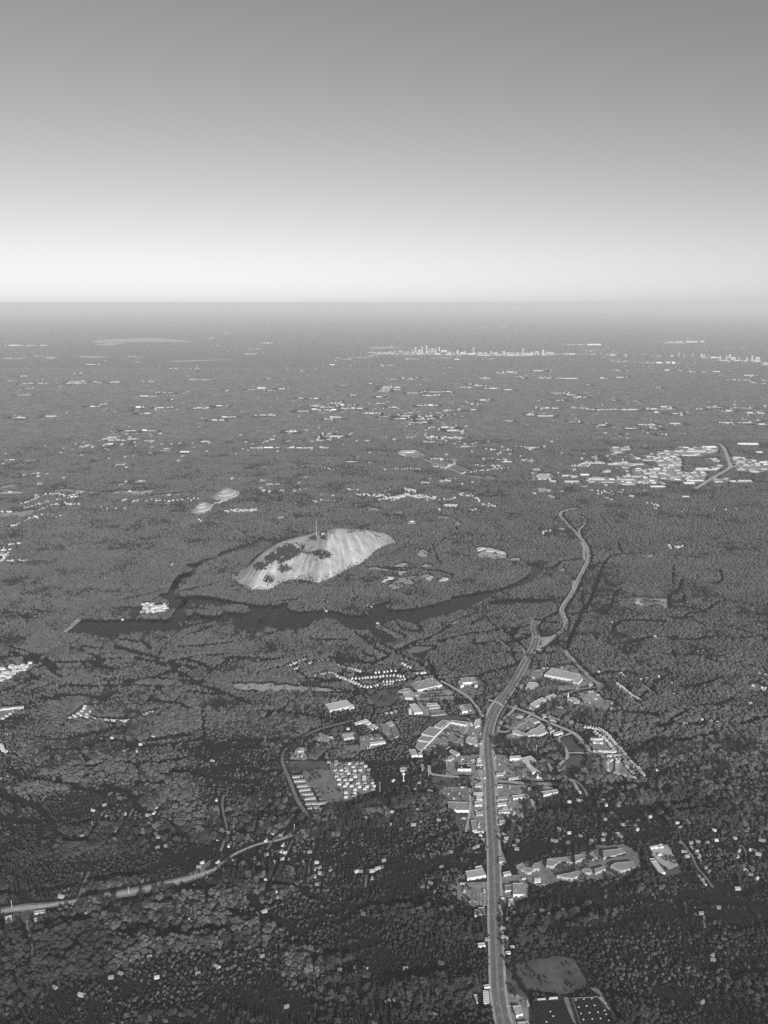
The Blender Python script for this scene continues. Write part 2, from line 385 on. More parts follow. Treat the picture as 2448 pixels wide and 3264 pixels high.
PATCHES = [
    ('field', 'C6', [(525, 500), (560, 470), (740, 445), (860, 405), (1050, 425), (1090, 480), (1150, 590), (1135, 690), (1000, 735), (920, 745), (760, 720), (640, 700), (580, 640)], 'lawn'),
    ('field', 'C6', [(430, 470), (490, 540), (520, 620), (600, 720), (660, 800), (640, 860), (560, 830), (480, 780), (440, 700), (420, 560)], 'lawn'),
    ('parking_lot', 'C6', [(430, 720), (660, 790), (700, 1006), (500, 1006), (450, 850)], 'lot'),
    ('driveway', 'C6', [(1260, 770), (1300, 765), (1360, 840), (1440, 985), (1410, 1006), (1370, 900)], 'concrete'),
    ('driveway', 'C6', [(1190, 690), (1250, 690), (1310, 740), (1380, 850), (1350, 850), (1290, 765)], 'verge'),
    ('driveway', 'C6', [(960, 770), (1030, 775), (1110, 1006), (1000, 1006)], 'old_asphalt'),
    ('parking_lot', 'C4', [(20, 640), (330, 640), (335, 870), (190, 880), (20, 800)], 'lot'),
    ('parking_lot', 'C4', [(410, 590), (700, 560), (700, 780), (430, 900)], 'lot'),
    ('parking_lot', 'C4', [(400, 400), (470, 390), (495, 440), (470, 475), (400, 480)], 'concrete'),
    ('parking_lot', 'C4', [(60, 0), (240, 0), (230, 140), (110, 160), (60, 100)], 'old_asphalt'),
    ('lawn', 'C4', [(560, 460), (830, 430), (1450, 300), (1659, 290), (1659, 560), (1200, 640), (1000, 640), (900, 640), (720, 640), (600, 520)], 'verge'),
    ('lawn', 'C5', [(0, 590), (270, 580), (420, 680), (430, 800), (260, 880), (0, 880)], 'verge'),
    ('sand_field', 'C5', [(510, 590), (690, 570), (740, 670), (800, 780), (690, 830), (560, 700)], 'concrete'),
    ('sand_field', 'C5', [(600, 850), (690, 830), (800, 780), (830, 830), (750, 900), (660, 905)], 'lawn'),
    ('parking_lot', 'C4', [(700, 590), (880, 570), (920, 640), (850, 690), (730, 650)], 'old_asphalt'),
    ('parking_lot', 'B8', [(490, 570), (560, 530), (800, 515), (815, 680), (590, 680)], 'verge'),
    ('lawn', 'B8', [(410, 430), (690, 420), (680, 520), (480, 550)], 'lawn'),
    ('lawn', 'B8', [(660, 820), (820, 810), (780, 1000), (700, 950)], 'lawn'),
    ('parking_lot', 'B8', [(820, 540), (990, 540), (1000, 1000), (830, 1000)], 'lot'),
    ('parking_lot', 'B8', [(840, 180), (985, 180), (985, 540), (850, 540)], 'lot'),
    ('parking_lot', 'B8', [(580, 190), (850, 190), (850, 400), (560, 400)], 'lot'),
    ('parking_lot', 'B8', [(1085, 180), (1230, 200), (1360, 260), (1540, 390), (1600, 460), (1100, 440)], 'lot'),
    ('parking_lot', 'B8', [(1100, 490), (1240, 500), (1430, 510), (1400, 860), (1110, 860)], 'lot'),
    ('parking_lot', 'B8', [(1100, 860), (1230, 850), (1140, 1080), (1105, 1327), (1210, 1327), (1160, 1200)], 'old_asphalt'),
    ('parking_lot', 'B3', [(520, 1080), (790, 840), (950, 870), (900, 960), (830, 1050), (640, 1130), (560, 1161), (490, 1150)], 'lot'),
    ('parking_lot', 'B3', [(400, 520), (700, 450), (820, 520), (820, 600), (640, 600), (430, 610)], 'pale_lot'),
    ('parking_lot', 'B3', [(215, 520), (340, 470), (400, 520), (400, 610), (270, 600)], 'pale_lot'),
    ('lawn', 'B3', [(0, 500), (220, 480), (270, 590), (150, 660), (0, 660)], 'lawn'),
    ('lawn', 'B3', [(820, 380), (1070, 360), (1180, 470), (1060, 560), (1000, 590), (860, 480)], 'verge'),
    ('parking_lot', 'B3', [(330, 640), (540, 620), (760, 760), (560, 770), (340, 760)], 'lot'),
    ('parking_lot', 'B3', [(850, 650), (1000, 640), (1060, 740), (880, 760)], 'lot'),
    ('parking_lot', 'B3', [(900, 860), (1110, 780), (1110, 1100), (850, 1110), (860, 1000)], 'lot'),
    ('lawn', 'B3', [(400, 1000), (560, 800), (700, 760), (960, 780), (960, 820), (700, 800), (600, 870), (440, 1010)], 'lawn'),
    ('parking_lot', 'B5', [(520, 130), (640, 80), (860, 60), (1000, 150), (960, 260), (800, 280), (640, 200), (540, 200)], 'lot'),
    ('car_park', 'B5', [(950, 300), (1080, 275), (1120, 300), (1170, 360), (1000, 390)], 'pale_lot'),
    ('parking_lot', 'B5', [(1000, 390), (1170, 360), (1270, 370), (1280, 410), (1190, 450), (1040, 440), (900, 420), (830, 380), (900, 340)], 'old_asphalt'),
    ('parking_lot', 'B5', [(470, 430), (540, 400), (760, 330), (800, 300), (850, 300), (700, 400), (560, 470)], 'lot'),
    ('parking_lot', 'B5', [(300, 690), (360, 650), (490, 690), (440, 740), (390, 760), (330, 720)], 'pale_lot'),
    ('parking_lot', 'B5', [(280, 590), (360, 560), (500, 540), (640, 560), (660, 580), (520, 630), (380, 640)], 'lot'),
    ('lawn', 'B5', [(370, 490), (480, 480), (490, 540), (380, 580), (330, 580)], 'verge'),
    ('lawn', 'B5', [(860, 850), (1030, 845), (1030, 900), (1000, 990), (930, 1040), (850, 1020), (800, 950)], 'lawn'),
    ('lawn', 'B5', [(800, 700), (890, 680), (1000, 810), (850, 820)], 'lawn'),
    ('lawn', 'B5', [(640, 880), (760, 900), (760, 1040), (660, 1060)], 'lawn'),
    ('parking_lot', 'B5', [(640, 1110), (790, 1160), (800, 1200), (640, 1230)], 'lot'),
    ('lawn', 'B5', [(1060, 690), (1170, 690), (1270, 830), (1330, 900), (1440, 1030), (1460, 1060), (1200, 1010), (1190, 880), (1080, 830)], 'lot'),
    ('lot', 'B6', [(200, 470), (270, 365), (365, 365), (375, 465), (320, 480)], 'pale_lot'),
    ('lot', 'B6', [(400, 290), (470, 235), (600, 290), (590, 350), (540, 350)], 'pale_lot'),
    ('lot', 'B6', [(630, 240), (780, 225), (790, 300), (680, 310)], 'lot'),
    ('lot', 'B6', [(820, 270), (1000, 240), (1060, 330), (930, 380), (820, 390)], 'lot'),
    ('sports_court', 'B6', [(690, 355), (810, 342), (828, 405), (720, 415)], 'mid'),
    ('lot', 'B6', [(1020, 160), (1130, 140), (1180, 270), (1090, 310), (1020, 230)], 'old_asphalt'),
    ('lawn', 'B6', [(310, 600), (330, 570), (560, 560), (680, 800), (660, 890), (540, 940), (420, 720), (370, 680)], 'verge'),
    ('lawn', 'B6', [(190, 500), (540, 480), (550, 560), (330, 570), (220, 600)], 'lawn'),
    ('yard', 'B6', [(220, 620), (330, 610), (470, 900), (560, 920), (520, 950), (400, 975), (340, 870)], 'lot'),
    ('yard', 'B6', [(540, 500), (860, 485), (960, 740), (790, 800), (690, 850)], 'lot'),
    ('clearing', 'B6', [(830, 920), (1050, 880), (1180, 950), (1120, 1010), (860, 1000)], 'verge'),
    ('clearing', 'B2', [(80, 690), (200, 680), (520, 700), (800, 730), (800, 738), (600, 735), (340, 735), (110, 715)], 'bare_soil'),
    ('clearing', 'B2', [(45, 585), (120, 530), (220, 515), (240, 530), (160, 535), (60, 590)], 'verge'),
    ('clearing', 'B2', [(240, 622), (420, 575), (440, 578), (260, 625)], 'verge'),
    ('clearing', 'B2', [(900, 710), (970, 740), (1020, 815), (1000, 820), (940, 740)], 'verge'),
    ('clearing', 'B2', [(960, 760), (1180, 740), (1200, 790), (1060, 840)], 'lawn'),
    ('beach', 'B2', [(1025, 310), (1050, 285), (1140, 340), (1230, 370), (1200, 390), (1140, 360)], 'verge'),
    ('beach', 'B2', [(1200, 470), (1280, 440), (1430, 440), (1350, 470), (1200, 485)], 'verge'),
    ('clearing', 'B2', [(590, 300), (640, 265), (650, 270), (600, 305)], 'verge'),
    ('clearing', 'B2', [(470, 360), (520, 345), (520, 375), (480, 380)], 'bare_soil'),
    ('clearing', 'B1', [(535, 555), (560, 545), (700, 555), (640, 570), (570, 585)], 'verge'),
    ('clearing', 'B1', [(1040, 515), (1090, 485), (1180, 470), (1110, 500)], 'verge'),
    ('clearing', 'B1', [(870, 870), (890, 830), (910, 850), (890, 870)], 'verge'),
    ('yard', 'B1', [(0, 690), (130, 670), (212, 660), (212, 685), (100, 745), (0, 775)], 'old_asphalt'),
    ('yard', 'B1', [(0, 940), (150, 932), (155, 940), (30, 1022), (0, 1030)], 'lot'),
    ('yard', 'B1', [(455, 1020), (560, 930), (640, 930), (600, 980), (600, 1030), (480, 1037)], 'old_asphalt'),
    ('yard', 'C1', [(940, 80), (960, 45), (1050, 25), (1055, 40), (970, 80)], 'concrete'),
    ('yard', 'C1', [(805, 125), (850, 90), (885, 90), (840, 125)], 'concrete'),
    ('marina_yard', 'B1', [(935, 300), (950, 265), (1100, 262), (1105, 310), (1040, 318), (980, 330)], 'pale_lot'),
    ('clearing', 'C1', [(1215, 1140), (1290, 1080), (1400, 1020), (1380, 1060), (1290, 1140)], 'verge'),
    ('clearing', 'C2', [(470, 280), (490, 245), (560, 225), (565, 240), (530, 300)], 'pale_lot'),
    ('clearing', 'C2', [(950, 280), (960, 235), (1030, 222), (1000, 260)], 'pale_lot'),
    ('clearing', 'C2', [(730, 270), (920, 245), (910, 300), (780, 345), (720, 330)], 'lawn'),
    ('clearing', 'C2', [(0, 330), (310, 310), (300, 380), (200, 400), (90, 400), (0, 360)], 'lawn'),
    ('clearing', 'B4', [(190, 650), (270, 660), (270, 700), (200, 690)], 'verge'),
    ('clearing', 'B4', [(400, 740), (460, 750), (470, 850), (440, 850), (395, 790)], 'verge'),
    ('verge_strip', 'B4', [(560, 755), (665, 755), (650, 800), (580, 860)], 'verge'),
    ('verge_strip', 'B4', [(720, 700), (760, 605), (860, 590), (960, 540), (1000, 500), (1010, 520), (900, 600), (790, 650), (750, 720)], 'bare_soil'),
    ('verge_strip', 'B4', [(570, 1000), (700, 850), (720, 870), (600, 1050)], 'verge'),
    ('verge_strip', 'B4', [(640, 960), (780, 930), (900, 900), (1080, 900), (1140, 960), (1290, 1080), (1160, 1130), (960, 1120), (740, 1060)], 'lot'),
    ('clearing', 'A7', [(300, 905), (325, 880), (325, 920)], 'concrete'),
    ('field', 'A6', [(655, 725), (690, 712), (850, 745), (865, 785), (820, 790), (760, 785), (680, 782)], 'concrete'),
    ('field', 'A6', [(860, 790), (955, 785), (955, 800), (870, 802)], 'concrete'),
    ('field', 'A5', [(1300, 800), (1340, 770), (1395, 790), (1390, 820), (1320, 825)], 'concrete'),
    ('field', 'A5', [(1070, 990), (1110, 950), (1160, 958), (1110, 980)], 'concrete'),
    ('field', 'A5', [(1110, 1010), (1180, 960), (1310, 945), (1270, 1010), (1160, 1035)], 'pale_lot'),
    ('field', 'A5', [(1360, 970), (1400, 940), (1420, 960)], 'concrete'),
    ('field', 'A5', [(1440, 980), (1480, 950), (1520, 960), (1510, 980)], 'pale_lot'),
    ('field', 'A5', [(1280, 1020), (1310, 990), (1330, 950), (1390, 930), (1340, 970), (1300, 1020)], 'pale_lot'),
    ('field', 'A5', [(960, 890), (1050, 895), (1240, 920), (1200, 925), (1000, 905)], 'pale_lot'),
    ('field', 'A5', [(1340, 870), (1400, 870), (1400, 885), (1340, 885)], 'concrete'),
    ('field', 'A5', [(1130, 885), (1220, 860), (1280, 870), (1230, 882)], 'concrete'),
    ('field', 'A5', [(1090, 375), (1140, 362), (1140, 378), (1090, 388)], 'pale_lot'),
    ('field', 'A5', [(965, 520), (985, 490), (1060, 500), (1070, 515), (1010, 512)], 'pale_lot'),
    ('field', 'A5', [(1440, 565), (1450, 545), (1530, 560), (1530, 572), (1490, 572)], 'pale_lot'),
    ('field', 'A5', [(1550, 570), (1600, 600), (1570, 660), (1560, 640)], 'pale_lot'),
    ('field', 'A4', [(0, 515), (140, 505), (250, 485), (200, 530), (130, 560), (130, 535), (0, 545)], 'pale_lot'),
    ('field', 'A4', [(720, 388), (760, 372), (900, 375), (1000, 365), (990, 385), (930, 400), (850, 398)], 'concrete'),
    ('field', 'A4', [(350, 370), (430, 362), (660, 382), (660, 390), (480, 385), (380, 380)], 'pale_lot'),
    ('field', 'A4', [(0, 345), (80, 330), (150, 340), (60, 355), (0, 355)], 'pale_lot'),
    ('field', 'A4', [(980, 405), (1160, 388), (1170, 400), (1060, 410)], 'pale_lot'),
    ('field', 'A4', [(1065, 458), (1090, 442), (1130, 438), (1100, 462)], 'concrete'),
    ('field', 'B7', [(560, 170), (680, 165), (690, 235), (680, 270), (640, 240), (560, 220)], 'pale_lot'),
    ('field', 'B7', [(245, 235), (250, 185), (330, 160), (560, 175), (570, 240), (450, 270), (330, 260)], 'verge'),
    ('field', 'B7', [(600, 880), (700, 860), (700, 900), (680, 930), (600, 920)], 'lawn'),
    ('field', 'B7', [(1420, 1000), (1560, 1000), (1640, 1050), (1580, 1080), (1480, 1060)], 'verge'),
    ('field', 'B7', [(0, 980), (100, 1000), (60, 1080), (0, 1080)], 'verge'),
    ('field', 'A7', [(90, 310), (160, 270), (230, 265), (235, 300), (120, 312)], 'concrete'),
    ('field', 'A7', [(530, 265), (640, 245), (670, 245), (600, 262)], 'pale_lot'),
    ('field', 'A7', [(900, 345), (930, 290), (990, 330), (980, 345)], 'lot'),
    ('field', 'A7', [(1290, 345), (1320, 310), (1400, 295), (1390, 340), (1330, 360)], 'verge'),
    ('field', 'A7', [(1270, 430), (1270, 405), (1290, 410), (1280, 450)], 'pale_lot'),
    ('field', 'A7', [(615, 95), (755, 92), (740, 135), (640, 130)], 'pale_lot'),
    ('yard', 'A7', [(940, 120), (1030, 118), (1095, 170), (1090, 300), (1040, 320), (955, 300), (930, 200)], 'pale_lot'),
    ('yard', 'A7', [(740, 275), (950, 262), (960, 300), (920, 335), (660, 335), (640, 300)], 'pale_lot'), ('yard', 'A7', [(480, 318), (520, 285), (610, 285), (690, 320), (690, 335), (500, 332)], 'pale_lot'),
    ('yard', 'A7', [(780, 235), (960, 230), (965, 262), (770, 270)], 'pale_lot'), ('yard', 'A7', [(850, 140), (935, 135), (935, 190), (840, 190)], 'verge'), ('yard', 'A7', [(600, 195), (830, 190), (900, 215), (860, 228), (620, 212)], 'verge'),
    ('yard', 'A7', [(1095, 270), (1180, 250), (1260, 260), (1240, 320), (1110, 335)], 'pale_lot'), ('yard', 'A7', [(1160, 225), (1340, 225), (1335, 250), (1170, 252)], 'verge'), ('yard', 'A7', [(1040, 95), (1330, 88), (1330, 130), (1200, 155), (1070, 150)], 'verge'),
    ('yard', 'A7', [(1410, 160), (1490, 160), (1560, 175), (1600, 190), (1659, 185), (1659, 250), (1600, 262), (1460, 255), (1450, 215)], 'pale_lot'), ('yard', 'A7', [(1230, 165), (1330, 160), (1340, 200), (1250, 195)], 'verge'),
    ('yard', 'A6', [(1330, 155), (1500, 140), (1520, 165), (1380, 175)], 'verge'), ('yard', 'A6', [(140, 75), (270, 70), (330, 110), (260, 130), (150, 105)], 'pale_lot'), ('yard', 'A6', [(350, 130), (480, 150), (620, 200), (600, 215), (480, 205), (370, 180)], 'verge'),
    ('yard', 'A6', [(610, 235), (760, 240), (800, 262), (680, 262)], 'verge'), ('yard', 'A6', [(1020, 270), (1050, 230), (1150, 225), (1190, 245), (1150, 268)], 'pale_lot'),
    ('field', 'A7', [(740, 135), (800, 150), (830, 195), (800, 195), (780, 165)], 'pale_lot'),
]
for a in PATCHES: patch(*a)
# two pale capped mounds far behind the dome, with terrace tracks on their right flanks
def mound(c, p, rx, ry, h, tracks):
    cx, cy = at(c, p); nr, na = 14, 40; V = [(cx, cy, h)]; F = []
    def top(r, t): return (cx + rx * r * math.cos(t), cy + ry * r * math.sin(t), h * (math.cos(min(r, 1) * math.pi) * .5 + .5) ** .8)
    for i in range(1, nr + 1):
        for k in range(na):
            V.append(top(i / nr, 2 * math.pi * k / na))
    for k in range(na): F.append((0, 1 + k, 1 + (k + 1) % na))
    for i in range(nr - 1):
        for k in range(na):
            a0 = 1 + i * na + k; b0 = 1 + i * na + (k + 1) % na; F.append((a0, a0 + na, b0 + na, b0))
    me = mesh('mound', V, F, 'mound_cover'); [setattr(q, 'use_smooth', True) for q in me.polygons]
    o = tag(obj('grass_mound', me), kind='structure')
    block_poly([(cx + rx * .9 * math.cos(t), cy + ry * .85 * math.sin(t)) for t in np.linspace(0, 6.28, 30)[:-1]])
    for r0, t0, t1, w in tracks:
        ts = np.linspace(t0, t1, 16); A = [top(r0 - w, t) for t in ts]; B = [top(r0 + w, t) for t in ts]
        v = [(a[0], a[1], a[2] + 1.2) for a in A] + [(a[0], a[1], a[2] + 1.2) for a in B]
        obj('track', mesh('track', v, [(i, 16 + i, 17 + i, i + 1) for i in range(15)], 'white'), o)
mat('mound_cover', 0.34, .15, .02)
mound('A4', (1308, 490), 95, 200, 55, [(.72, -1.6, .9, .022), (.93, -1.8, .9, .03), (.45, -2.9, -.6, .03), (.25, -3, 0, .03)])
mound('A4', (1460, 400), 130, 230, 60, [(.62, -2.2, .6, .02), (.93, -1.7, 1.2, .025), (.82, -.9, .9, .02), (.4, -2.4, -1.4, .02), (.3, -2.0, -.8, .02)])
a = np.linspace(0, 2 * math.pi, 17)[:-1]
patch('oval_yard', 'B7', [(418 + 42 * math.cos(t), 220 + 24 * math.sin(t)) for t in a], 'pale')
patch('pale_yard', 'B7', [(385, 182), (460, 180), (475, 195), (390, 195)], 'light'); patch('pale_yard', 'B7', [(490, 178), (540, 178), (540, 200), (500, 195)], 'light')
# ------------------------------------------------------------------ roads
ZR = [0.0]
def road(name, c, pts, w, m='asphalt', clear=None, edge=None, off=0.0, z=None):
    Q = line(c, pts, 15); ZR[0] += 0.006; block_line(Q, clear or w + 4)
    ribbon(name, Q, w, (0.62 + ZR[0]) if z is None else z, m, None, off)
    if edge:
        for s_ in (-1, 1): ribbon('edge_line', Q, edge, 0.9 + ZR[0], 'white', None, off + s_ * (w / 2 - 1.2))
    return Q
HWY = [(1612, 3290), (1596, 3215), (1587, 3150), (1583, 3050), (1579, 2950), (1577, 2850), (1573, 2700), (1566, 2590), (1562, 2470), (1556, 2400), (1556, 2350), (1563, 2310), (1576, 2275),
       (1597, 2240), (1622, 2203), (1648, 2160), (1670, 2120), (1690, 2085), (1704, 2055), (1709, 2030), (1704, 2005), (1703, 1992), (1712, 1978)]
HQ = line('F', [(x, y) for x, y in HWY], 12)
hw = np.interp(HQ[:, 1], [1400, 2300, 2700, 3600, 4300, 9000], [34, 33, 30, 34, 28, 24])
block_line(HQ, 46); ribbon('highway_shoulder', HQ, hw + 10, 0.50, 'concrete'); ribbon('highway', HQ, hw, 0.62, 'old_asphalt')
for s_ in (-1, 1):
    ribbon('highway_lane', HQ, hw * .36, 0.75, 'asphalt', None, 0 if False else s_ * 8.2)
    ribbon('edge_line', HQ, 0.5, 0.95, 'pale', None, s_ * 15.2); ribbon('edge_line', HQ, 0.35, 0.95, 'pale', None, s_ * 2.6)
road('access_road', 'F', [(1535, 2560), (1533, 2470), (1534, 2400), (1540, 2350), (1551, 2306), (1559, 2262), (1580, 2233), (1652, 2149), (1688, 2097), (1698, 2070)], 14, 'concrete')
road('access_road', 'F', [(1584, 2560), (1577, 2450), (1572, 2400), (1580, 2345), (1600, 2300), (1640, 2258), (1655, 2215), (1668, 2170), (1682, 2125), (1700, 2080)], 13, 'concrete')
for k, dx in enumerate((-20, 22)):
    road('highway_lane', 'F', [(1556 + dx, 2360), (1563 + dx, 2318), (1577 + dx, 2282), (1600 + dx, 2240), (1626 + dx, 2200), (1652 + dx * .8, 2157), (1676 + dx * .6, 2115), (1694 + dx * .4, 2075)], 9, 'asphalt')
road('overpass', 'F', [(1556, 2232), (1585, 2240), (1604, 2252), (1625, 2254), (1655, 2262), (1695, 2278)], 15, 'concrete', z=1.9)
road('highway', 'F', [(1722, 2072), (1738, 2048), (1770, 2028), (1796, 2008), (1804, 1992), (1802, 1974), (1795, 1958), (1790, 1945), (1799, 1925), (1815, 1903), (1828, 1880), (1838, 1858), (1849, 1836), (1862, 1810), (1873, 1788), (1876, 1765),
     (1868, 1740), (1854, 1718), (1840, 1703), (1820, 1682), (1800, 1660), (1787, 1643), (1790, 1632), (1812, 1624), (1842, 1619)], 26, 'concrete', 44)
road('highway_lane', 'F', [(1722, 2074), (1770, 2030), (1804, 1992), (1792, 1945), (1815, 1905), (1849, 1838), (1873, 1788), (1876, 1765), (1854, 1719), (1820, 1683), (1787, 1643)], 8, 'old_asphalt', 30)
road('ramp', 'A6', [(1345, 640), (1342, 600), (1375, 565), (1385, 545), (1370, 520), (1340, 505)], 16, 'concrete', 26)
road('ramp', 'A6', [(1375, 800), (1372, 760), (1372, 720), (1352, 680)], 16, 'concrete', 26)
road('ramp', 'A6', [(1300, 990), (1305, 955), (1312, 935)], 20, 'concrete', 26)
road('overpass', 'F', [(1697, 2035), (1716, 2034)], 9, 'pale', z=6.0)
road('overpass', 'F', [(1711, 2074), (1727, 2076)], 9, 'white', z=6.0)
R = [('road', 'B5', [(430, 445), (540, 485), (600, 430), (700, 385), (850, 310), (960, 270), (1160, 240)], 14, 'old_asphalt'),
     ('road', 'B5', [(500, 470), (560, 500), (640, 540), (760, 590), (900, 650), (980, 720), (1040, 800), (1056, 870), (1035, 940), (1010, 1000)], 17, 'concrete'),
     ('road', 'B5', [(540, 485), (495, 530), (480, 560), (330, 640), (250, 640)], 12, 'concrete'),
     ('road', 'B5', [(890, 655), (790, 690), (775, 710), (840, 800), (850, 870), (780, 940), (790, 990), (840, 1050), (900, 1080), (960, 1180)], 12, 'concrete'),
     ('road', 'B5', [(850, 830), (940, 828), (1040, 835)], 10, 'concrete'),
     ('road', 'B5', [(200, 1075), (350, 1085), (500, 1100), (800, 1105)], 17, 'pale_lot'),
     ('road', 'B5', [(900, 1060), (990, 1130), (1030, 1210)], 9, 'old_asphalt'),
     ('road', 'B5', [(930, 575), (1000, 590), (1100, 615), (1160, 645), (1200, 690), (1250, 750), (1330, 840), (1400, 920), (1520, 1025)], 13, 'pale_lot'),
     ('road', 'B5', [(1220, 880), (1250, 930), (1230, 1010)], 8, 'pale_lot'),
     ('road', 'B5', [(205, 795), (320, 798), (450, 800)], 12, 'concrete'),
     ('road', 'B4', [(1000, 735), (1040, 800), (1110, 860), (1200, 960), (1290, 1050), (1400, 1125)], 24, 'pale_lot'),
     ('road', 'B4', [(120, 225), (110, 245)], 12, 'concrete'),
     ('road', 'B4', [(165, 400), (190, 450), (210, 475)], 14, 'concrete'),
     ('road', 'B4', [(290, 620), (360, 680), (440, 740)], 8, 'concrete'),
     ('road', 'B4', [(530, 690), (570, 760), (590, 850)], 12, 'pale_lot'),
     ('road', 'B3', [(680, 400), (760, 440), (860, 500), (980, 580), (1030, 630), (1080, 700), (1130, 780)], 14, 'concrete'),
     ('road', 'B3', [(960, 800), (985, 830), (940, 940), (860, 1040), (720, 1130)], 10, 'concrete'),
     ('road', 'B3', [(440, 620), (520, 720), (545, 770)], 9, 'pale_lot'),
     ('road', 'B7', [(150, 990), (260, 1070), (380, 1170)], 9, 'pale_lot'),
     ('road', 'B7', [(430, 990), (520, 1060), (575, 1110)], 11, 'pale_lot'),
     ('road', 'B8', [(390, 300), (400, 380), (470, 400), (680, 420), (860, 430), (990, 440)], 12, 'concrete'),
     ('road', 'B8', [(815, 540), (825, 700), (815, 820), (780, 1000)], 8, 'concrete'),
     ('road', 'B8', [(720, 420), (710, 510)], 9, 'pale_lot'),
     ('road', 'C2', [(520, 230), (550, 150), (590, 60)], 10, 'verge'),
     ('road', 'B6', [(180, 1150), (300, 1060), (390, 1010), (340, 940), (270, 830), (220, 700), (170, 580), (140, 490), (150, 420), (200, 360), (330, 270), (470, 205), (620, 165), (760, 130)], 13, 'verge'),
     ('road', 'C1', [(580, 910), (640, 800), (680, 700)], 9, 'verge'), ('road', 'C1', [(760, 880), (830, 780), (880, 680)], 9, 'verge'), ('road', 'C1', [(1020, 790), (1050, 720), (1090, 660)], 8, 'verge'),
     ('road', 'C1', [(1455, 970), (1480, 900), (1500, 820), (1470, 660), (1480, 590)], 10, 'verge'), ('road', 'C1', [(1430, 1090), (1490, 1030), (1530, 990)], 9, 'verge'),
     ('road', 'C5', [(830, 560), (930, 700), (970, 790), (1050, 890), (1130, 1000)], 9, 'pale_lot'), ('road', 'C5', [(1400, 590), (1440, 640), (1450, 760)], 6, 'verge'), ('road', 'C7', [(1040, 210), (1050, 330)], 6, 'verge'),
     ('road', 'C3', [(480, 360), (490, 240), (500, 180)], 8, 'verge'), ('road', 'C3', [(200, 470), (240, 340), (310, 200), (380, 60)], 7, 'verge'), ('road', 'C3', [(985, 1273), (1000, 1150)], 9, 'pale_lot'), ('road', 'C3', [(860, 370), (868, 290)], 7, 'concrete'),
     ('road', 'C3', [(210, 120), (260, 50), (330, 0)], 8, 'verge'), ('road', 'C2', [(450, 610), (500, 540), (550, 480)], 8, 'verge'), ('road', 'C2', [(190, 690), (220, 620), (190, 480), (180, 380)], 9, 'verge'), ('road', 'C2', [(680, 700), (710, 620)], 7, 'verge'),
     ('road', 'A7', [(1185, 365), (1250, 325), (1330, 275), (1410, 225), (1400, 180), (1375, 110), (1345, 75), (1300, 60)], 40, 'concrete'),
     ('road', 'A7', [(1380, 195), (1440, 200), (1480, 195)], 30, 'concrete'), ('road', 'A7', [(1400, 160), (1460, 200), (1420, 230)], 22, 'concrete'),
     ('road', 'A7', [(1015, 290), (1020, 220), (1025, 150)], 22, 'pale_lot'), ('road', 'A7', [(960, 260), (975, 190)], 20, 'pale_lot'),
     ('road', 'A6', [(230, 80), (270, 110), (360, 150), (450, 180), (520, 210), (600, 240), (680, 255), (790, 262)], 40, 'pale_lot'),
     ('road', 'A3', [(475, 975), (500, 950), (560, 920), (600, 890)], 30, 'pale_lot'),
     ('road', 'B2', [(705, 205), (690, 180), (700, 140), (715, 100)], 8, 'concrete'), ('road', 'B2', [(1500, 290), (1560, 280), (1600, 255), (1659, 238)], 10, 'concrete')]
LANES = []
for a in R:
    if a[0] == 'road' and a[1] in ('C1', 'C2', 'C3', 'C5') and a[3] < 12: LANES.append(road(a[0], a[1], a[2], a[3] * .8, 'verge', a[3] + 9))
    else: road(*a)
LR = [(-60, 330, 26), (0, 324, 26), (160, 300, 26), (300, 287, 20), (390, 272, 14), (480, 258, 18), (600, 232, 24), (800, 205, 28), (950, 178, 28), (1100, 142, 27), (1230, 110, 25), (1340, 75, 20), (1420, 45, 13), (1490, -10, 11), (1560, -60, 9), (1700, -120, 8), (1840, -150, 10), (1950, -190, 14)]
LQ = line('C2', [p[:2] for p in LR], 15); LW = np.interp(np.linspace(0, 1, len(LQ)), np.linspace(0, 1, len(LR)), [p[2] for p in LR])
for q in range(len(LQ) - 1): block_line(LQ[q:q + 2], LW[q] + 16)
ribbon('road_verge', LQ, LW * 1.25, .5, 'verge'); ribbon('road', LQ, LW * .62, .62, 'concrete')
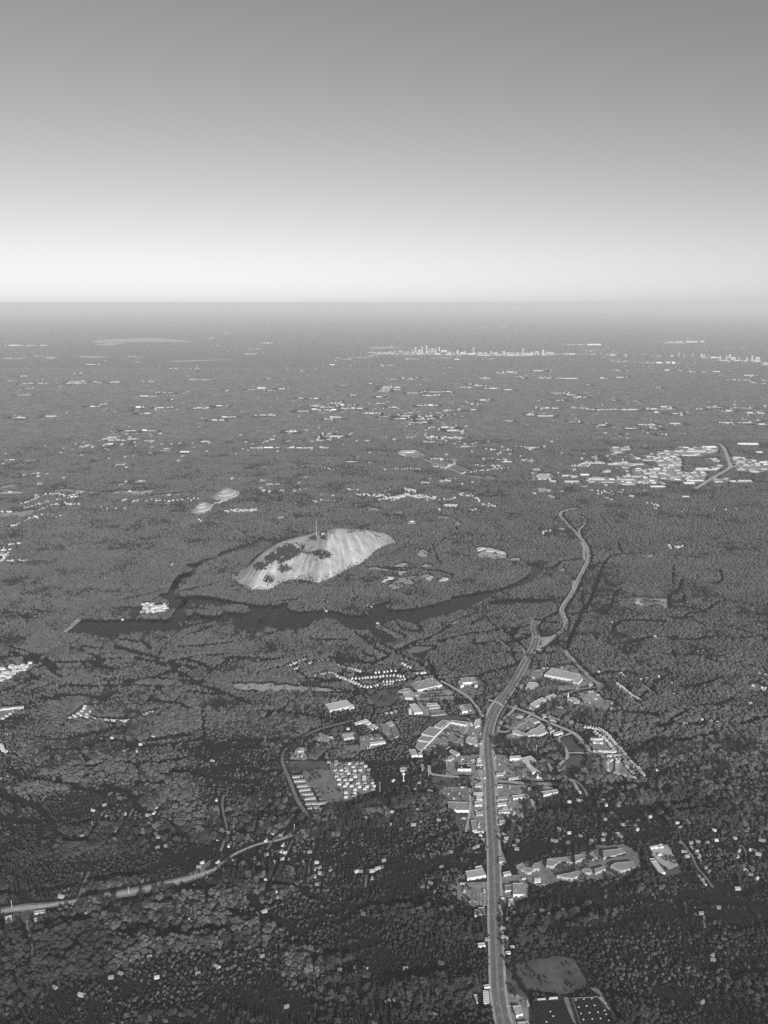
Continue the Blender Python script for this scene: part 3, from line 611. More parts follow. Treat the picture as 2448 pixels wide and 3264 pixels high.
# narrow wooded cuttings: lanes and power lines one only sees as dark lines between the crowns
GAPS = [('B4', [(1335, 0), (1300, 90), (1250, 240), (1190, 300), (1130, 430), (1070, 560), (1010, 710)], 22), ('A7', [(520, 1020), (560, 910), (610, 825), (690, 798), (830, 795)], 22), ('A7', [(675, 715), (695, 790)], 9),
        ('B4', [(160, 370), (200, 460), (390, 575), (470, 640), (540, 710)], 14), ('B4', [(390, 570), (520, 520), (650, 470), (800, 400), (935, 330)], 13), ('B4', [(400, 570), (640, 585)], 12), ('B4', [(710, 470), (780, 445), (880, 450), (920, 470)], 12),
        ('B4', [(0, 475), (80, 430), (160, 415)], 12), ('B1', [(420, 450), (600, 460), (750, 490), (930, 520)], 22), ('B1', [(760, 540), (900, 580), (1080, 630)], 18), ('B1', [(940, 510), (1000, 555)], 20),
        ('B1', [(900, 620), (1050, 655), (1200, 670), (1300, 690)], 14), ('B1', [(1200, 630), (1330, 660), (1400, 700)], 16), ('B1', [(1170, 550), (1350, 540), (1540, 520)], 13), ('B1', [(600, 655), (760, 700)], 18),
        ('B1', [(230, 305), (340, 322)], 20), ('B1', [(40, 830), (160, 790), (270, 740)], 20), ('B1', [(280, 880), (430, 905)], 18), ('B1', [(1220, 840), (1170, 900), (1100, 970), (1050, 1000)], 12), ('B1', [(1240, 845), (1380, 860), (1510, 860)], 16),
        ('B2', [(890, 350), (960, 400), (1040, 460), (1130, 500)], 22), ('B2', [(720, 510), (850, 530), (1000, 550), (1110, 510)], 16), ('B2', [(960, 370), (1080, 430), (1200, 500), (1340, 570), (1440, 640)], 15), ('B2', [(600, 395), (840, 400)], 13),
        ('B2', [(930, 480), (1030, 520)], 12), ('B2', [(510, 600), (580, 650), (660, 660), (780, 680)], 14), ('B2', [(1160, 265), (1220, 330), (1330, 335)], 10), ('B2', [(880, 80), (890, 130)], 8), ('B2', [(1300, 250), (1330, 340)], 10),
        ('B2', [(1170, 470), (1300, 410), (1400, 380), (1520, 300)], 12), ('B2', [(640, 560), (460, 570)], 8), ('C1', [(1340, 30), (1350, 150), (1370, 290)], 14), ('C1', [(1390, 300), (1500, 280), (1650, 265)], 14), ('C1', [(870, 290), (940, 190)], 14),
        ('C1', [(1440, 600), (1470, 700), (1470, 800)], 14), ('C1', [(1040, 680), (1020, 800), (990, 920)], 14), ('C1', [(520, 310), (600, 380)], 14), ('C1', [(900, 525), (1090, 520)], 22), ('C1', [(620, 575), (800, 570)], 22), ('C1', [(110, 760), (280, 770)], 30), ('C1', [(1210, 260), (1380, 370)], 9),
        ('C3', [(100, 430), (180, 530), (330, 620), (410, 680)], 34), ('C3', [(410, 690), (500, 640), (580, 580)], 30), ('C3', [(520, 860), (640, 810), (800, 760), (960, 720)], 34), ('C3', [(720, 470), (860, 390), (960, 340), (1080, 260), (1250, 210)], 24),
        ('C3', [(700, 670), (830, 600), (960, 610)], 24), ('C3', [(670, 930), (880, 920), (1100, 960), (1300, 940)], 40), ('C3', [(0, 1130), (130, 1160), (290, 1190)], 26), ('C3', [(380, 1120), (480, 1120)], 30), ('C3', [(1020, 480), (1150, 470)], 18),
        ('C2', [(1180, 170), (1400, 185)], 30), ('C2', [(1020, 290), (1140, 250)], 30), ('C2', [(1320, 450), (1520, 455), (1520, 560)], 16), ('C2', [(830, 460), (1200, 450)], 30), ('C2', [(300, 400), (560, 370)], 26), ('C2', [(0, 420), (190, 400)], 26),
        ('C4', [(960, 660), (1060, 770), (1180, 860), (1260, 950)], 14), ('C4', [(1040, 740), (1350, 720), (1420, 760)], 14), ('C4', [(520, 360), (700, 370), (900, 310)], 26), ('C4', [(700, 280), (1000, 280), (1240, 260)], 20), ('C5', [(0, 260), (300, 240), (560, 225), (900, 180)], 26),
        ('C5', [(60, 1010), (150, 980), (380, 970), (520, 1000), (650, 1070), (800, 1140)], 14), ('C5', [(620, 1260), (830, 1250)], 34), ('C5', [(1050, 1270), (1300, 1280), (1500, 1230)], 24), ('C5', [(1130, 1030), (1400, 1040), (1600, 980)], 26), ('C5', [(350, 1080), (540, 1120)], 18),
        ('C5', [(240, 520), (480, 490), (700, 490)], 26), ('C7', [(550, 620), (640, 750), (680, 840)], 10), ('C7', [(260, 190), (340, 280), (430, 350), (510, 420)], 12), ('C7', [(1320, 280), (1400, 320), (1490, 350)], 10), ('C7', [(560, 960), (760, 960)], 30), ('C7', [(980, 700), (1140, 690)], 24),
        ('C7', [(1200, 100), (1260, 40)], 14), ('C7', [(1340, 620), (1500, 640), (1659, 680)], 20), ('C6', [(510, 470), (540, 570), (600, 690)], 12), ('B7', [(690, 260), (690, 160), (780, 100), (820, 0)], 16), ('B7', [(150, 490), (180, 420), (300, 390), (480, 390), (660, 400)], 14),
        ('B7', [(0, 310), (70, 325)], 18), ('B7', [(460, 1310), (600, 1320)], 28), ('B7', [(560, 1410), (900, 1400), (1170, 1375)], 26), ('B7', [(200, 1290), (500, 1290)], 26), ('B7', [(740, 680), (720, 740)], 14), ('B5', [(1180, 470), (1400, 490), (1650, 490)], 26),
        ('B5', [(1200, 1120), (1450, 1110), (1600, 1180)], 34), ('B5', [(1200, 1330), (1500, 1340)], 30), ('A7', [(1035, 870), (1030, 990)], 7), ('A7', [(410, 1020), (470, 900), (560, 850)], 18), ('A6', [(1090, 855), (1160, 850), (1220, 815), (1340, 795)], 18), ('A6', [(370, 700), (400, 790), (430, 830)], 16),
        ('A6', [(0, 850), (270, 860), (330, 845)], 12), ('A6', [(300, 870), (420, 875), (500, 905)], 14), ('A6', [(1480, 510), (1550, 600)], 14), ('A6', [(1590, 680), (1610, 750)], 14), ('A7', [(1290, 990), (1345, 970), (1340, 900)], 9), ('B2', [(300, 360), (460, 330)], 12),
        ('B3', [(690, 640), (720, 610), (990, 600)], 13), ('B3', [(300, 420), (450, 370), (600, 345)], 12), ('B6', [(150, 350), (120, 450), (140, 560)], 20), ('B2', [(110, 720), (330, 735), (700, 740), (920, 740)], 12)]
for c, P, w in GAPS: block_line(line(c, P, 12), w if w < 20 else 10 + w * .3)
for k in range(150):      # random treeless gaps, added to give the woods dark shaded bands
    y0 = rng.uniform(1700, 4300); x0 = rng.uniform(-.62, .62) * y0; a = rng.normal(0, .35) + (math.pi / 2 if k % 5 == 0 else 0); q = [np.array((x0, y0))]
    for j in range(rng.integers(3, 7)): a += rng.normal(0, .3); q.append(q[-1] + np.array((math.cos(a), math.sin(a))) * rng.uniform(50, 110))
    block_line(smooth(q, 12), rng.uniform(7, 15))

# ------------------------------------------------------------------ large buildings
BN = [0]
def facing(a, b):
    """does the wall from a to b (counter-clockwise outline) face the aircraft"""
    d = b - a; nrm = np.array((d[1], -d[0])); return nrm @ (-(a + b) / 2) > 0.25 * np.linalg.norm(nrm) * np.linalg.norm((a + b) / 2)

def building(c, polys, h, roof, wall, label, cat='building', name='flat_roofed_building', units=0, openings=True, group=None, parapet=0.8, punits=None):
    if not isinstance(polys[0][0], (tuple, list)): polys = [polys]
    Ps = [ccw([at(c, p, h) for p in P]) for P in polys]
    ctr = Ps[0].mean(0); t = thing(name, (ctr[0], ctr[1], 0), label, cat, group)
    for P in Ps: block_poly(P, 5, True); block_poly(P + np.array((0, -10.0)), 2, True)
    for k, P in enumerate(Ps):
        Q = P - ctr; hh = h + 0.25 * k + 0.0
        n = len(Q); I = inset(Q, 0.5)
        # wall ring with a raised parapet
        V = [(p[0], p[1], 0) for p in Q] + [(p[0], p[1], hh + parapet) for p in Q] + [(p[0], p[1], hh + parapet) for p in I] + [(p[0], p[1], hh - .1) for p in I]
        F = []
        for i in range(n):
            j = (i + 1) % n; F += [(i, j, n + j, n + i), (n + i, n + j, 2 * n + j, 2 * n + i), (2 * n + i, 2 * n + j, 3 * n + j, 3 * n + i)]
        obj('wall', mesh('wall', V, F, wall), t); obj('roof', mesh('roof', [(p[0], p[1], hh) for p in I], [tuple(range(n))], roof), t)
        if openings:
            for i in range(n):
                a, b = Q[i], Q[(i + 1) % n]; L = np.linalg.norm(b - a)
                if L < 14 or not facing(P[i], P[(i + 1) % n]): continue
                e = (b - a) / L; nrm = np.array((e[1], -e[0])); cnt = int(min(7, L // 16)); w_ = rng.uniform(3, 6); hgt = h * rng.uniform(.3, .45)
                if cnt < 1: continue
                for q in range(cnt):
                    m_ = a + e * L * (q + .5 + rng.uniform(-.12, .12)) / cnt
                    o_, i_ = m_ + nrm * .12, m_ - nrm * .3
                    P4 = [o_ - e * w_ / 2, o_ + e * w_ / 2, i_ + e * w_ / 2, i_ - e * w_ / 2]
                    v, f = prism(ccw(P4), 0.2, hgt); obj('window' if q % 3 else 'door', mesh('opening', v, f, 'glass'), t)
    U = unit_mesh()
    lo, hi = Ps[0].min(0), Ps[0].max(0); k = 0; tries = 0; In = inset(Ps[0], 4)
    while k < units and tries < 300:
        tries += 1; p = lo + (hi - lo) * rng.random(2)
        if inside(In, np.array([p[0]]), np.array([p[1]]))[0]:
            u = obj('rooftop_unit', U, t, (p[0] - ctr[0], p[1] - ctr[1], h), rng.uniform(0, 1.5)); u.scale = [rng.uniform(.7, 1.4)] * 3; k += 1
    for p in punits or []:
        p = at(c, p, h + 1); obj('rooftop_unit', U, t, (p[0] - ctr[0], p[1] - ctr[1], h))
    return t
_um = []
def unit_mesh():
    if not _um:
        v, f = join([box(-1.6, 1.6, -1.2, 1.2, 0, 1.5), box(-.9, .9, -.9, .9, 1.5, 2.0), box(1.6, 2.6, -.6, .6, 0, .9)]); _um.append(mesh('rooftop_unit', v, f, 'pale'))
    return _um[0]

BL = [
 ('B3', [(355, 430), (600, 365), (695, 440), (440, 495)], 10, 'grey', 'white', 'huge grey flat-roofed store behind a car park planted with rows of trees', 'store', 14),
 ('B3', [(230, 510), (290, 478), (350, 478), (345, 508), (280, 520)], 7, 'grey', 'light', 'small grey five-sided roof just left of the huge store by the tree-dotted car park', 'building', 3),
 ('B3', [(272, 524), (345, 515), (380, 582), (302, 580)], 7, 'light', 'white', 'pale square-roofed block left of the huge grey store, below the five-sided roof', 'building', 3),
 ('B3', [(345, 652), (415, 640), (490, 730), (400, 737)], 9, 'pale', 'white', 'white warehouse with pale trailers parked along its left side', 'warehouse', 2),
 ('B3', [(525, 640), (645, 630), (655, 650), (535, 662)], 4, 'light', 'pale', 'uppermost of three long storage sheds stacked one below another', 'shed', 0),
 ('B3', [(550, 668), (670, 658), (682, 680), (560, 692)], 4, 'light', 'pale', 'middle one of three long storage sheds stacked one below another', 'shed', 0),
 ('B3', [(575, 722), (722, 712), (737, 750), (580, 767)], 4, 'mid', 'light', 'lowest and darkest of three long storage sheds stacked one below another', 'shed', 0),
 ('B3', [(870, 668), (915, 660), (968, 715), (905, 727)], 9, 'light', 'white', 'pale building standing alone in dark trees by the road to the highway', 'building', 2),
 ('B3', [[(880, 372), (1040, 362), (1062, 410), (905, 418)], [(860, 410), (890, 398), (925, 440), (890, 452)], [(1028, 415), (1060, 412), (1070, 440), (1040, 455)]], 12, 'grey', 'white', 'broad grey building with two white corner towers above the tree-lined road', 'building', 2),
 ('B3', [[(610, 875), (700, 812), (790, 827), (700, 907)], [(475, 960), (560, 885), (695, 912), (612, 990)], [(435, 1025), (480, 980), (612, 996), (560, 1046)], [(413, 1090), (450, 1048), (557, 1052), (475, 1140)], [(785, 817), (962, 837), (945, 868), (790, 838)]], 8, 'grey', 'white', 'stepped shopping centre of grey roofs with a white storefront round its car park', 'shopping centre', 14),
 ('B3', [(1045, 812), (1100, 808), (1092, 870), (1042, 890), (1030, 852)], 6, 'pale', 'white', 'small white-roofed building beside the left access road, right of the shopping centre', 'building', 0),
 ('B3', [(948, 1015), (965, 992), (1062, 995), (1070, 1060), (1058, 1080), (945, 1045)], 8, 'light', 'white', 'pale block beside the highway below the shopping centre', 'building', 3),
 ('B8', [[(172, 135), (245, 127), (275, 190), (205, 195)], [(278, 160), (315, 170), (322, 192), (280, 194)]], 8, 'light', 'white', 'pale square building with a bright white front below the shopping centre\'s tip', 'building', 2),
 ('B8', [(605, 142), (632, 130), (715, 170), (680, 190)], 7, 'light', 'white', 'slanting pale hall above the dark-roofed building', 'hall', 0),
 ('B8', [(717, 97), (745, 92), (820, 125), (785, 145)], 4, 'grey', 'pale', 'grey slanting shed just below the shopping centre car park', 'shed', 0),
 ('B8', [(560, 235), (620, 195), (655, 215), (620, 240)], 6, 'grey', 'pale', 'small grey-roofed house left of the dark-roofed building', 'house', 0),
 ('B8', [(590, 682), (805, 688), (808, 772), (598, 772)], 10, 'grey', 'white', 'big grey-roofed store with a bright white front and car rows behind it', 'store', 3),
 ('B8', [(832, 880), (890, 876), (896, 980), (850, 986)], 7, 'grey', 'pale', 'narrow grey roof beside the highway, below the big store', 'building', 0),
 ('B8', [(300, 282), (330, 290), (347, 330), (315, 345)], 5, 'grey', 'pale', 'narrow grey roof right of the white water tower', 'building', 0),
 ('B8', [(80, 325), (150, 320), (157, 350), (85, 355)], 6, 'light', 'pale', 'pale roof among dark trees right behind the white water tower', 'building', 0),
 ('B5', [[(650, 140), (715, 80), (962, 135), (925, 188)], [(900, 198), (955, 150), (988, 172), (950, 215)]], 11, 'light', 'white', 'large pale store with ribbed roof at the foot of the woods right of the highway', 'store', 12),
 ('B5', [(480, 265), (515, 205), (600, 210), (612, 245), (560, 275), (500, 288)], 9, 'pale', 'white', 'white hexagonal-roofed warehouse close beside the right access road', 'warehouse', 2),
 ('B5', [(480, 294), (540, 268), (562, 277), (492, 303)], 5, 'pale', 'white', 'low white wing on the near side of the hexagonal-roofed warehouse', 'building', 0),
 ('B5', [(525, 395), (585, 362), (645, 383), (580, 420)], 8, 'pale', 'white', 'nearest to the highway of three pale warehouses standing in a slanting row', 'warehouse', 3),
 ('B5', [(592, 360), (630, 340), (670, 355), (640, 378)], 8, 'pale', 'white', 'middle and smallest one of three pale warehouses in a slanting row', 'warehouse', 2),
 ('B5', [(660, 335), (735, 308), (765, 330), (702, 358)], 8, 'pale', 'white', 'upper right one of three pale warehouses in a slanting row', 'warehouse', 2),
 ('B5', [[(765, 430), (840, 405), (850, 430), (800, 452)], [(775, 448), (800, 440), (812, 456), (790, 462)]], 7, 'pale', 'white', 'white building with broken outline in the trees below the church', 'building', 1),
 ('B5', [[(675, 512), (700, 500), (770, 530), (765, 555), (700, 535)], [(765, 535), (830, 513), (828, 533), (772, 557)]], 6, 'grey', 'pale', 'grey angled building above the curving road', 'building', 2),
 ('B5', [(625, 495), (660, 485), (668, 505), (640, 515)], 6, 'light', 'pale', 'small pale kiosk at the fork of the curving road', 'kiosk', 0),
 ('B5', [[(490, 660), (530, 625), (580, 610), (625, 577), (655, 595), (640, 615), (680, 645), (600, 675), (560, 668), (505, 680)], [(365, 637), (400, 625), (500, 665), (488, 685), (372, 652)]], 9, 'light', 'white', 'large pale store with zigzag roof and a long white wing to its left', 'store', 9),
 ('B5', [(725, 655), (800, 635), (815, 650), (735, 672)], 7, 'light', 'white', 'pale rectangular building just inside the bend of the curving road', 'building', 1),
 ('B5', [(695, 648), (745, 615), (750, 622), (702, 657)], 5, 'white', 'white', 'thin white slanting canopy between store and rectangular building', 'canopy', 0),
 ('B5', [(680, 605), (700, 592), (720, 605), (695, 622)], 6, 'light', 'pale', 'tiny pale square building at the top of the thin white canopy', 'building', 0),
 ('B5', [(510, 530), (550, 520), (610, 550), (560, 565)], 5, 'grey', 'white', 'small petrol station building at the highway cross road', 'station', 0),
 ('B5', [(868, 552), (905, 545), (915, 578), (870, 585)], 6, 'light', 'pale', 'grey square block where the curved row of houses starts', 'building', 0),
 ('B5', [(400, 510), (430, 497), (460, 505), (430, 520)], 5, 'light', 'pale', 'small pale building on the grass beside the right ramp', 'building', 0),
 ('B5', [[(435, 880), (530, 855), (603, 910), (505, 945)], [(490, 945), (548, 938), (602, 990), (545, 1002)], [(590, 1000), (628, 998), (640, 1038), (583, 1040)], [(345, 862), (440, 855), (450, 877), (345, 880)]], 9, 'pale', 'white', 'big white-roofed school with a lower tail and dark roof vents', 'school', 10),
 ('B5', [(640, 715), (700, 725), (745, 742), (750, 760), (690, 765), (650, 742)], 6, 'grey', 'white', 'grey building with white gables below the zigzag store', 'building', 0),
 ('B5', [(668, 920), (700, 920), (730, 970), (700, 985)], 5, 'grey', 'mid', 'dull grey roof right of the school', 'building', 0),
 ('B5', [(700, 1032), (775, 1020), (790, 1040), (720, 1050)], 6, 'light', 'white', 'small white building below the dull grey roof, right of the school', 'building', 0),
 ('B5', [(620, 1172), (770, 1150), (772, 1172), (642, 1203)], 7, 'light', 'white', 'long white shed under the pale side road', 'shed', 0),
 ('B5', [(360, 1207), (470, 1195), (500, 1170), (508, 1135), (545, 1138), (540, 1178), (502, 1215), (376, 1232)], 6, 'light', 'white', 'curved pale building bending round a wood right of the highway', 'building', 2),
 ('B5', [(525, 1240), (562, 1235), (578, 1305), (570, 1340), (540, 1310)], 6, 'light', 'pale', 'pale wedge-shaped roof below the curved building', 'building', 0),
 ('B5', [(222, 1010), (285, 1003), (290, 1022), (230, 1028)], 5, 'light', 'pale', 'small pale shop on the right side of the highway, left of the school', 'shop', 0),
 ('B5', [(330, 1050), (425, 1038), (422, 1052), (335, 1062)], 5, 'light', 'pale', 'thin pale shop just above the pale side road', 'shop', 0),
 ('B5', [(228, 1112), (280, 1105), (285, 1125), (235, 1130)], 5, 'grey', 'pale', 'small grey shop just below the pale side road at the highway', 'shop', 0),
 ('B5', [(235, 1220), (320, 1212), (325, 1233), (240, 1240)], 5, 'grey', 'light', 'grey shop left of the curved pale building', 'shop', 0),
 ('B5', [(235, 1275), (315, 1268), (318, 1287), (240, 1292)], 5, 'pale', 'white', 'white shop by the highway, below the grey shop', 'shop', 0),
 ('B5', [(245, 1337), (340, 1325), (345, 1353), (250, 1355)], 5, 'light', 'white', 'wide pale shop by the highway, below the white shop', 'shop', 1),
 ('B5', [(275, 1315), (330, 1310), (335, 1322), (282, 1326)], 4, 'light', 'pale', 'small narrow roof right above the wide pale shop', 'shop', 0),
 ('B5', [(57, 880), (90, 877), (92, 897), (60, 900)], 5, 'white', 'white', 'little white shop at the left edge of the highway, level with the school', 'shop', 0),
 ('B5', [(50, 915), (105, 910), (107, 933), (52, 937)], 5, 'light', 'pale', 'pale shop left of the highway, right of the dark-roofed building', 'shop', 1),
 ('B5', [(55, 952), (108, 950), (110, 978), (57, 980)], 5, 'dark', 'mid', 'dark flat shop left of the highway, right of the dark-roofed building', 'shop', 2),
 ('B5', [(35, 1105), (90, 1098), (92, 1120), (40, 1124)], 5, 'light', 'pale', 'pale shop left of the highway, right of the car rows', 'shop', 0),
 ('B5', [[(25, 1180), (105, 1178), (106, 1192), (28, 1196)], [(50, 1198), (103, 1197), (101, 1240), (52, 1242)]], 6, 'pale', 'white', 'white T-shaped building between the big store and the highway', 'building', 0),
 ('B5', [(35, 1258), (100, 1252), (102, 1287), (38, 1291)], 6, 'light', 'white', 'pale building left of the highway, under the white T-shaped one', 'building', 0),
 ('B5', [(45, 1350), (108, 1345), (110, 1370), (50, 1376)], 6, 'light', 'light', 'pale building left of the highway with dark yard above it', 'building', 0),
 ('B5', [(1230, 430), (1290, 420), (1297, 432), (1235, 443)], 5, 'light', 'white', 'thin white building at the edge of trees, below the striped car park', 'building', 0),
 ('B5', [(1035, 225), (1055, 208), (1078, 222), (1050, 240)], 5, 'light', 'white', 'small white building at the meeting of two roads, below the large ribbed store', 'building', 0),
 ('C4', [(100, 535), (270, 510), (300, 572), (120, 602)], 9, 'light', 'white', 'long pale ribbed hall left of the lower highway', 'hall', 0),
 ('C4', [(195, 492), (260, 478), (262, 500), (200, 514)], 6, 'pale', 'white', 'small white building behind the long pale ribbed hall', 'building', 0),
 ('C4', [(225, 885), (285, 880), (292, 945), (230, 952)], 7, 'mid', 'white', 'grey-roofed showroom with a bright front under the car sales lot', 'showroom', 0),
 ('C4', [(190, 905), (222, 900), (228, 955), (186, 962)], 5, 'mid', 'pale', 'lower grey wing left of the showroom', 'building', 0),
 ('C4', [(480, 670), (545, 665), (552, 718), (485, 722)], 6, 'mid', 'white', 'grey building with white front on the right of the lower highway', 'building', 0),
 ('C4', [(556, 650), (656, 650), (670, 755), (560, 757)], 9, 'grey', 'white', 'large grey square store with a white front right of the lower highway', 'store', 3),
 ('C4', [(516, 802), (560, 800), (568, 855), (517, 860)], 6, 'white', 'white', 'small white square building below the large grey store', 'building', 0),
 ('C4', [(460, 547), (530, 532), (542, 558), (470, 572)], 6, 'light', 'pale', 'pale shop right of the lower highway, above the large grey store', 'shop', 0),
 ('C4', [(225, 178), (255, 172), (268, 185), (235, 192)], 5, 'light', 'pale', 'little pale round-ended shop left of the highway', 'shop', 0),
 ('C4', [(165, 150), (275, 148), (278, 156), (168, 159)], 4, 'pale', 'white', 'thin white strip of roof left of the highway', 'building', 0),
 ('C4', [(425, 45), (480, 40), (488, 75), (430, 80)], 5, 'light', 'pale', 'round pale roof right of the highway, above the parked trucks', 'building', 0),
 ('C4', [(540, 30), (590, 28), (580, 75), (560, 80)], 5, 'grey', 'light', 'grey tapering roof right of the round pale roof', 'building', 0),
 ('C4', [(420, 405), (460, 400), (470, 440), (425, 445)], 5, 'grey', 'pale', 'grey shop on a pale lot right of the lower highway', 'shop', 0),
 ('C4', [(760, 602), (820, 598), (825, 612), (765, 618)], 4, 'light', 'white', 'long narrow shed in the yard of parked vehicles', 'shed', 0), ('C4', [(760, 625), (822, 620), (826, 632), (765, 640)], 4, 'pale', 'white', 'second narrow shed just under the first in the yard of parked vehicles', 'shed', 0),
 ('C4', [[(590, 480), (650, 460), (690, 497), (645, 520)], [(640, 515), (690, 497), (760, 510), (730, 545), (700, 545)], [(740, 492), (765, 460), (822, 455), (812, 510), (760, 512)]], 9, 'grey', 'light', 'apartment block bent like a horseshoe nearest the highway', 'apartment block', 0),
 ('C4', [[(890, 415), (1075, 400), (1130, 450), (1000, 440)], [(885, 420), (1000, 442), (940, 487), (880, 480)]], 9, 'grey', 'light', 'L-shaped apartment block right of the horseshoe-shaped one', 'apartment block', 0),
 ('C4', [(1150, 382), (1240, 368), (1250, 402), (1160, 440)], 9, 'grey', 'light', 'short apartment block in the upper row, right of the L-shaped one', 'apartment block', 0),
 ('C4', [(1290, 367), (1330, 350), (1370, 400), (1322, 412)], 8, 'grey', 'light', 'small square apartment block in the upper row between two longer ones', 'apartment block', 0),
 ('C4', [(1420, 337), (1605, 315), (1640, 350), (1540, 380), (1430, 402)], 9, 'grey', 'light', 'long apartment block at the right end of the upper row', 'apartment block', 0),
 ('C4', [[(980, 575), (1130, 545), (1120, 572), (1060, 592)], [(1130, 545), (1195, 530), (1180, 580), (1130, 602), (1070, 592)]], 9, 'grey', 'light', 'stepped apartment block at the left end of the lower row', 'apartment block', 0),
 ('C4', [(1220, 517), (1260, 505), (1320, 520), (1310, 547), (1260, 545)], 8, 'grey', 'light', 'small apartment block second in the lower row', 'apartment block', 0),
 ('C4', [(1340, 515), (1440, 485), (1450, 510), (1350, 550)], 8, 'grey', 'light', 'slanting apartment block third in the lower row', 'apartment block', 0),
 ('C5', [(140, 785), (190, 757), (360, 745), (390, 800), (240, 832)], 9, 'grey', 'light', 'long apartment block at the right end of the lower row', 'apartment block', 0),
 ('C5', [(530, 745), (585, 740), (670, 850), (612, 857)], 7, 'pale', 'white', 'long white-roofed barn beside the pale sand yard', 'barn', 0),
 ('C5', [(518, 718), (565, 714), (580, 735), (525, 742)], 5, 'light', 'white', 'small shed at the upper end of the long white-roofed barn', 'shed', 0),
 ('C5', [(515, 605), (598, 590), (604, 605), (530, 616)], 5, 'white', 'white', 'white low building at the top of the pale sand yard', 'building', 0),
 ('C5', [(602, 582), (640, 575), (652, 600), (615, 606)], 5, 'pale', 'white', 'small white house at the top right of the pale sand yard', 'house', 0),
 ('C5', [(595, 670), (630, 665), (635, 677), (600, 682)], 4, 'white', 'white', 'tiny white stable in the middle of the pale sand yard', 'stable', 0),
 ('C6', [(165, 750), (195, 746), (205, 820), (190, 812)], 5, 'light', 'white', 'narrow white roof left of the ribbed units by the lowest bend of the highway', 'building', 0),
 ('C6', [(510, 850), (580, 845), (600, 915), (540, 932)], 7, 'light', 'white', 'pale square building right of the lowest bend of the highway', 'building', 2),
 ('C6', [(200, 297), (265, 290), (270, 312), (205, 322)], 6, 'pale', 'white', 'small white building alone left of the lower highway', 'building', 0),
 ('C6', [(250, 665), (305, 658), (310, 676), (260, 685)], 5, 'light', 'white', 'small white building above the ribbed units', 'building', 0),
 ('C6', [(445, 370), (490, 365), (492, 380), (450, 388)], 4, 'light', 'white', 'tiny white building between the highway and the big meadow', 'building', 0),
 ('C6', [(487, 318), (522, 315), (525, 328), (492, 332)], 4, 'pale', 'white', 'tiny white building in the trees above the big meadow', 'building', 0),
 ('C6', [(550, 993), (645, 985), (655, 1010), (560, 1012)], 5, 'light', 'white', 'pale roof cut by the bottom edge of the picture', 'building', 0),
 ('C2', [(32, 360), (78, 345), (80, 393), (38, 400)], 7, 'pale', 'white', 'white square building at the left edge below the wide road', 'building', 0),
 ('C2', [(225, 320), (300, 310), (298, 328), (228, 335)], 5, 'light', 'pale', 'long pale shed below the wide road at the left', 'shed', 0),
 ('C2', [(222, 372), (285, 345), (282, 364), (235, 385)], 5, 'light', 'white', 'white slanting building under the long pale shed', 'building', 0),
 ('B2', [[(697, 820), (840, 790), (882, 828), (728, 862)], [(850, 832), (885, 822), (892, 836), (860, 845)]], 11, 'pale', 'white', 'great white warehouse alone in dark forest left of the town', 'warehouse', 2),
 ('B6', [(770, 152), (880, 115), (897, 130), (790, 162)], 6, 'pale', 'white', 'long white shed uppermost in the left cluster of sheds', 'shed', 0),
 ('B6', [(845, 155), (905, 135), (922, 150), (865, 168)], 6, 'pale', 'white', 'white shed second in the left cluster of sheds', 'shed', 0),
 ('B6', [(880, 180), (905, 170), (942, 200), (930, 206)], 6, 'light', 'white', 'small slanting shed in the left cluster of sheds', 'shed', 0),
 ('B6', [(922, 170), (945, 160), (990, 190), (962, 197)], 6, 'pale', 'white', 'broad slanting shed right of the small one in the left cluster', 'shed', 0),
 ('B6', [(1052, 150), (1110, 135), (1118, 162), (1085, 180)], 6, 'light', 'pale', 'pale roof at the top of the L-shaped yard', 'building', 0),
 ('B6', [(1095, 187), (1130, 182), (1172, 260), (1125, 282)], 6, 'mid', 'light', 'long dark-roofed building down the L-shaped yard', 'building', 0),
 ('B6', [(660, 255), (760, 235), (768, 275), (682, 292)], 7, 'light', 'pale', 'grey square hall in the middle of the left cluster', 'hall', 2),
 ('B6', [(905, 325), (1040, 308), (1050, 322), (912, 343)], 6, 'pale', 'white', 'long narrow white shed above the townhouse block', 'shed', 0),
 ('B6', [(275, 402), (300, 386), (327, 390), (322, 402)], 4, 'light', 'white', 'small white building on the forked pale lot by the left road', 'building', 0),
 ('B2', [(1585, 832), (1625, 828), (1640, 868), (1600, 875)], 6, 'pale', 'white', 'white building near the shopping centre\'s top', 'building', 0) if False else None,
 ('B5', [(640, 480), (665, 470), (672, 485), (648, 492)], 4, 'light', 'pale', 'tiny hut at the tip of the road fork', 'hut', 0),
 ('A6', [(140, 100), (165, 75), (260, 72), (245, 85), (190, 88), (190, 108)], 8, 'pale', 'white', 'pale hook-shaped shopping centre beyond the dome', 'shopping centre', 0),
 ('A6', [(1050, 245), (1075, 228), (1140, 228), (1145, 262), (1070, 262)], 10, 'pale', 'white', 'pale round-backed hall left of the far industrial estate', 'hall', 0),
 ('A6', [(1060, 330), (1085, 322), (1160, 335), (1160, 350), (1080, 355)], 6, 'light', 'white', 'ribbed pale building standing alone below the far industrial estate', 'building', 0),
 ('A6', [(660, 722), (700, 712), (720, 720), (670, 736)], 6, 'pale', 'white', 'white building at the left end of the far car park behind the lake', 'building', 0),
 ('A6', [(730, 724), (850, 746), (855, 756), (725, 735)], 6, 'pale', 'white', 'long thin white roof along the top of the far car park behind the lake', 'building', 0),
 ('A5', [(1180, 925), (1230, 915), (1245, 925), (1190, 938)], 6, 'pale', 'white', 'white hall in the park right of the dome', 'hall', 0),
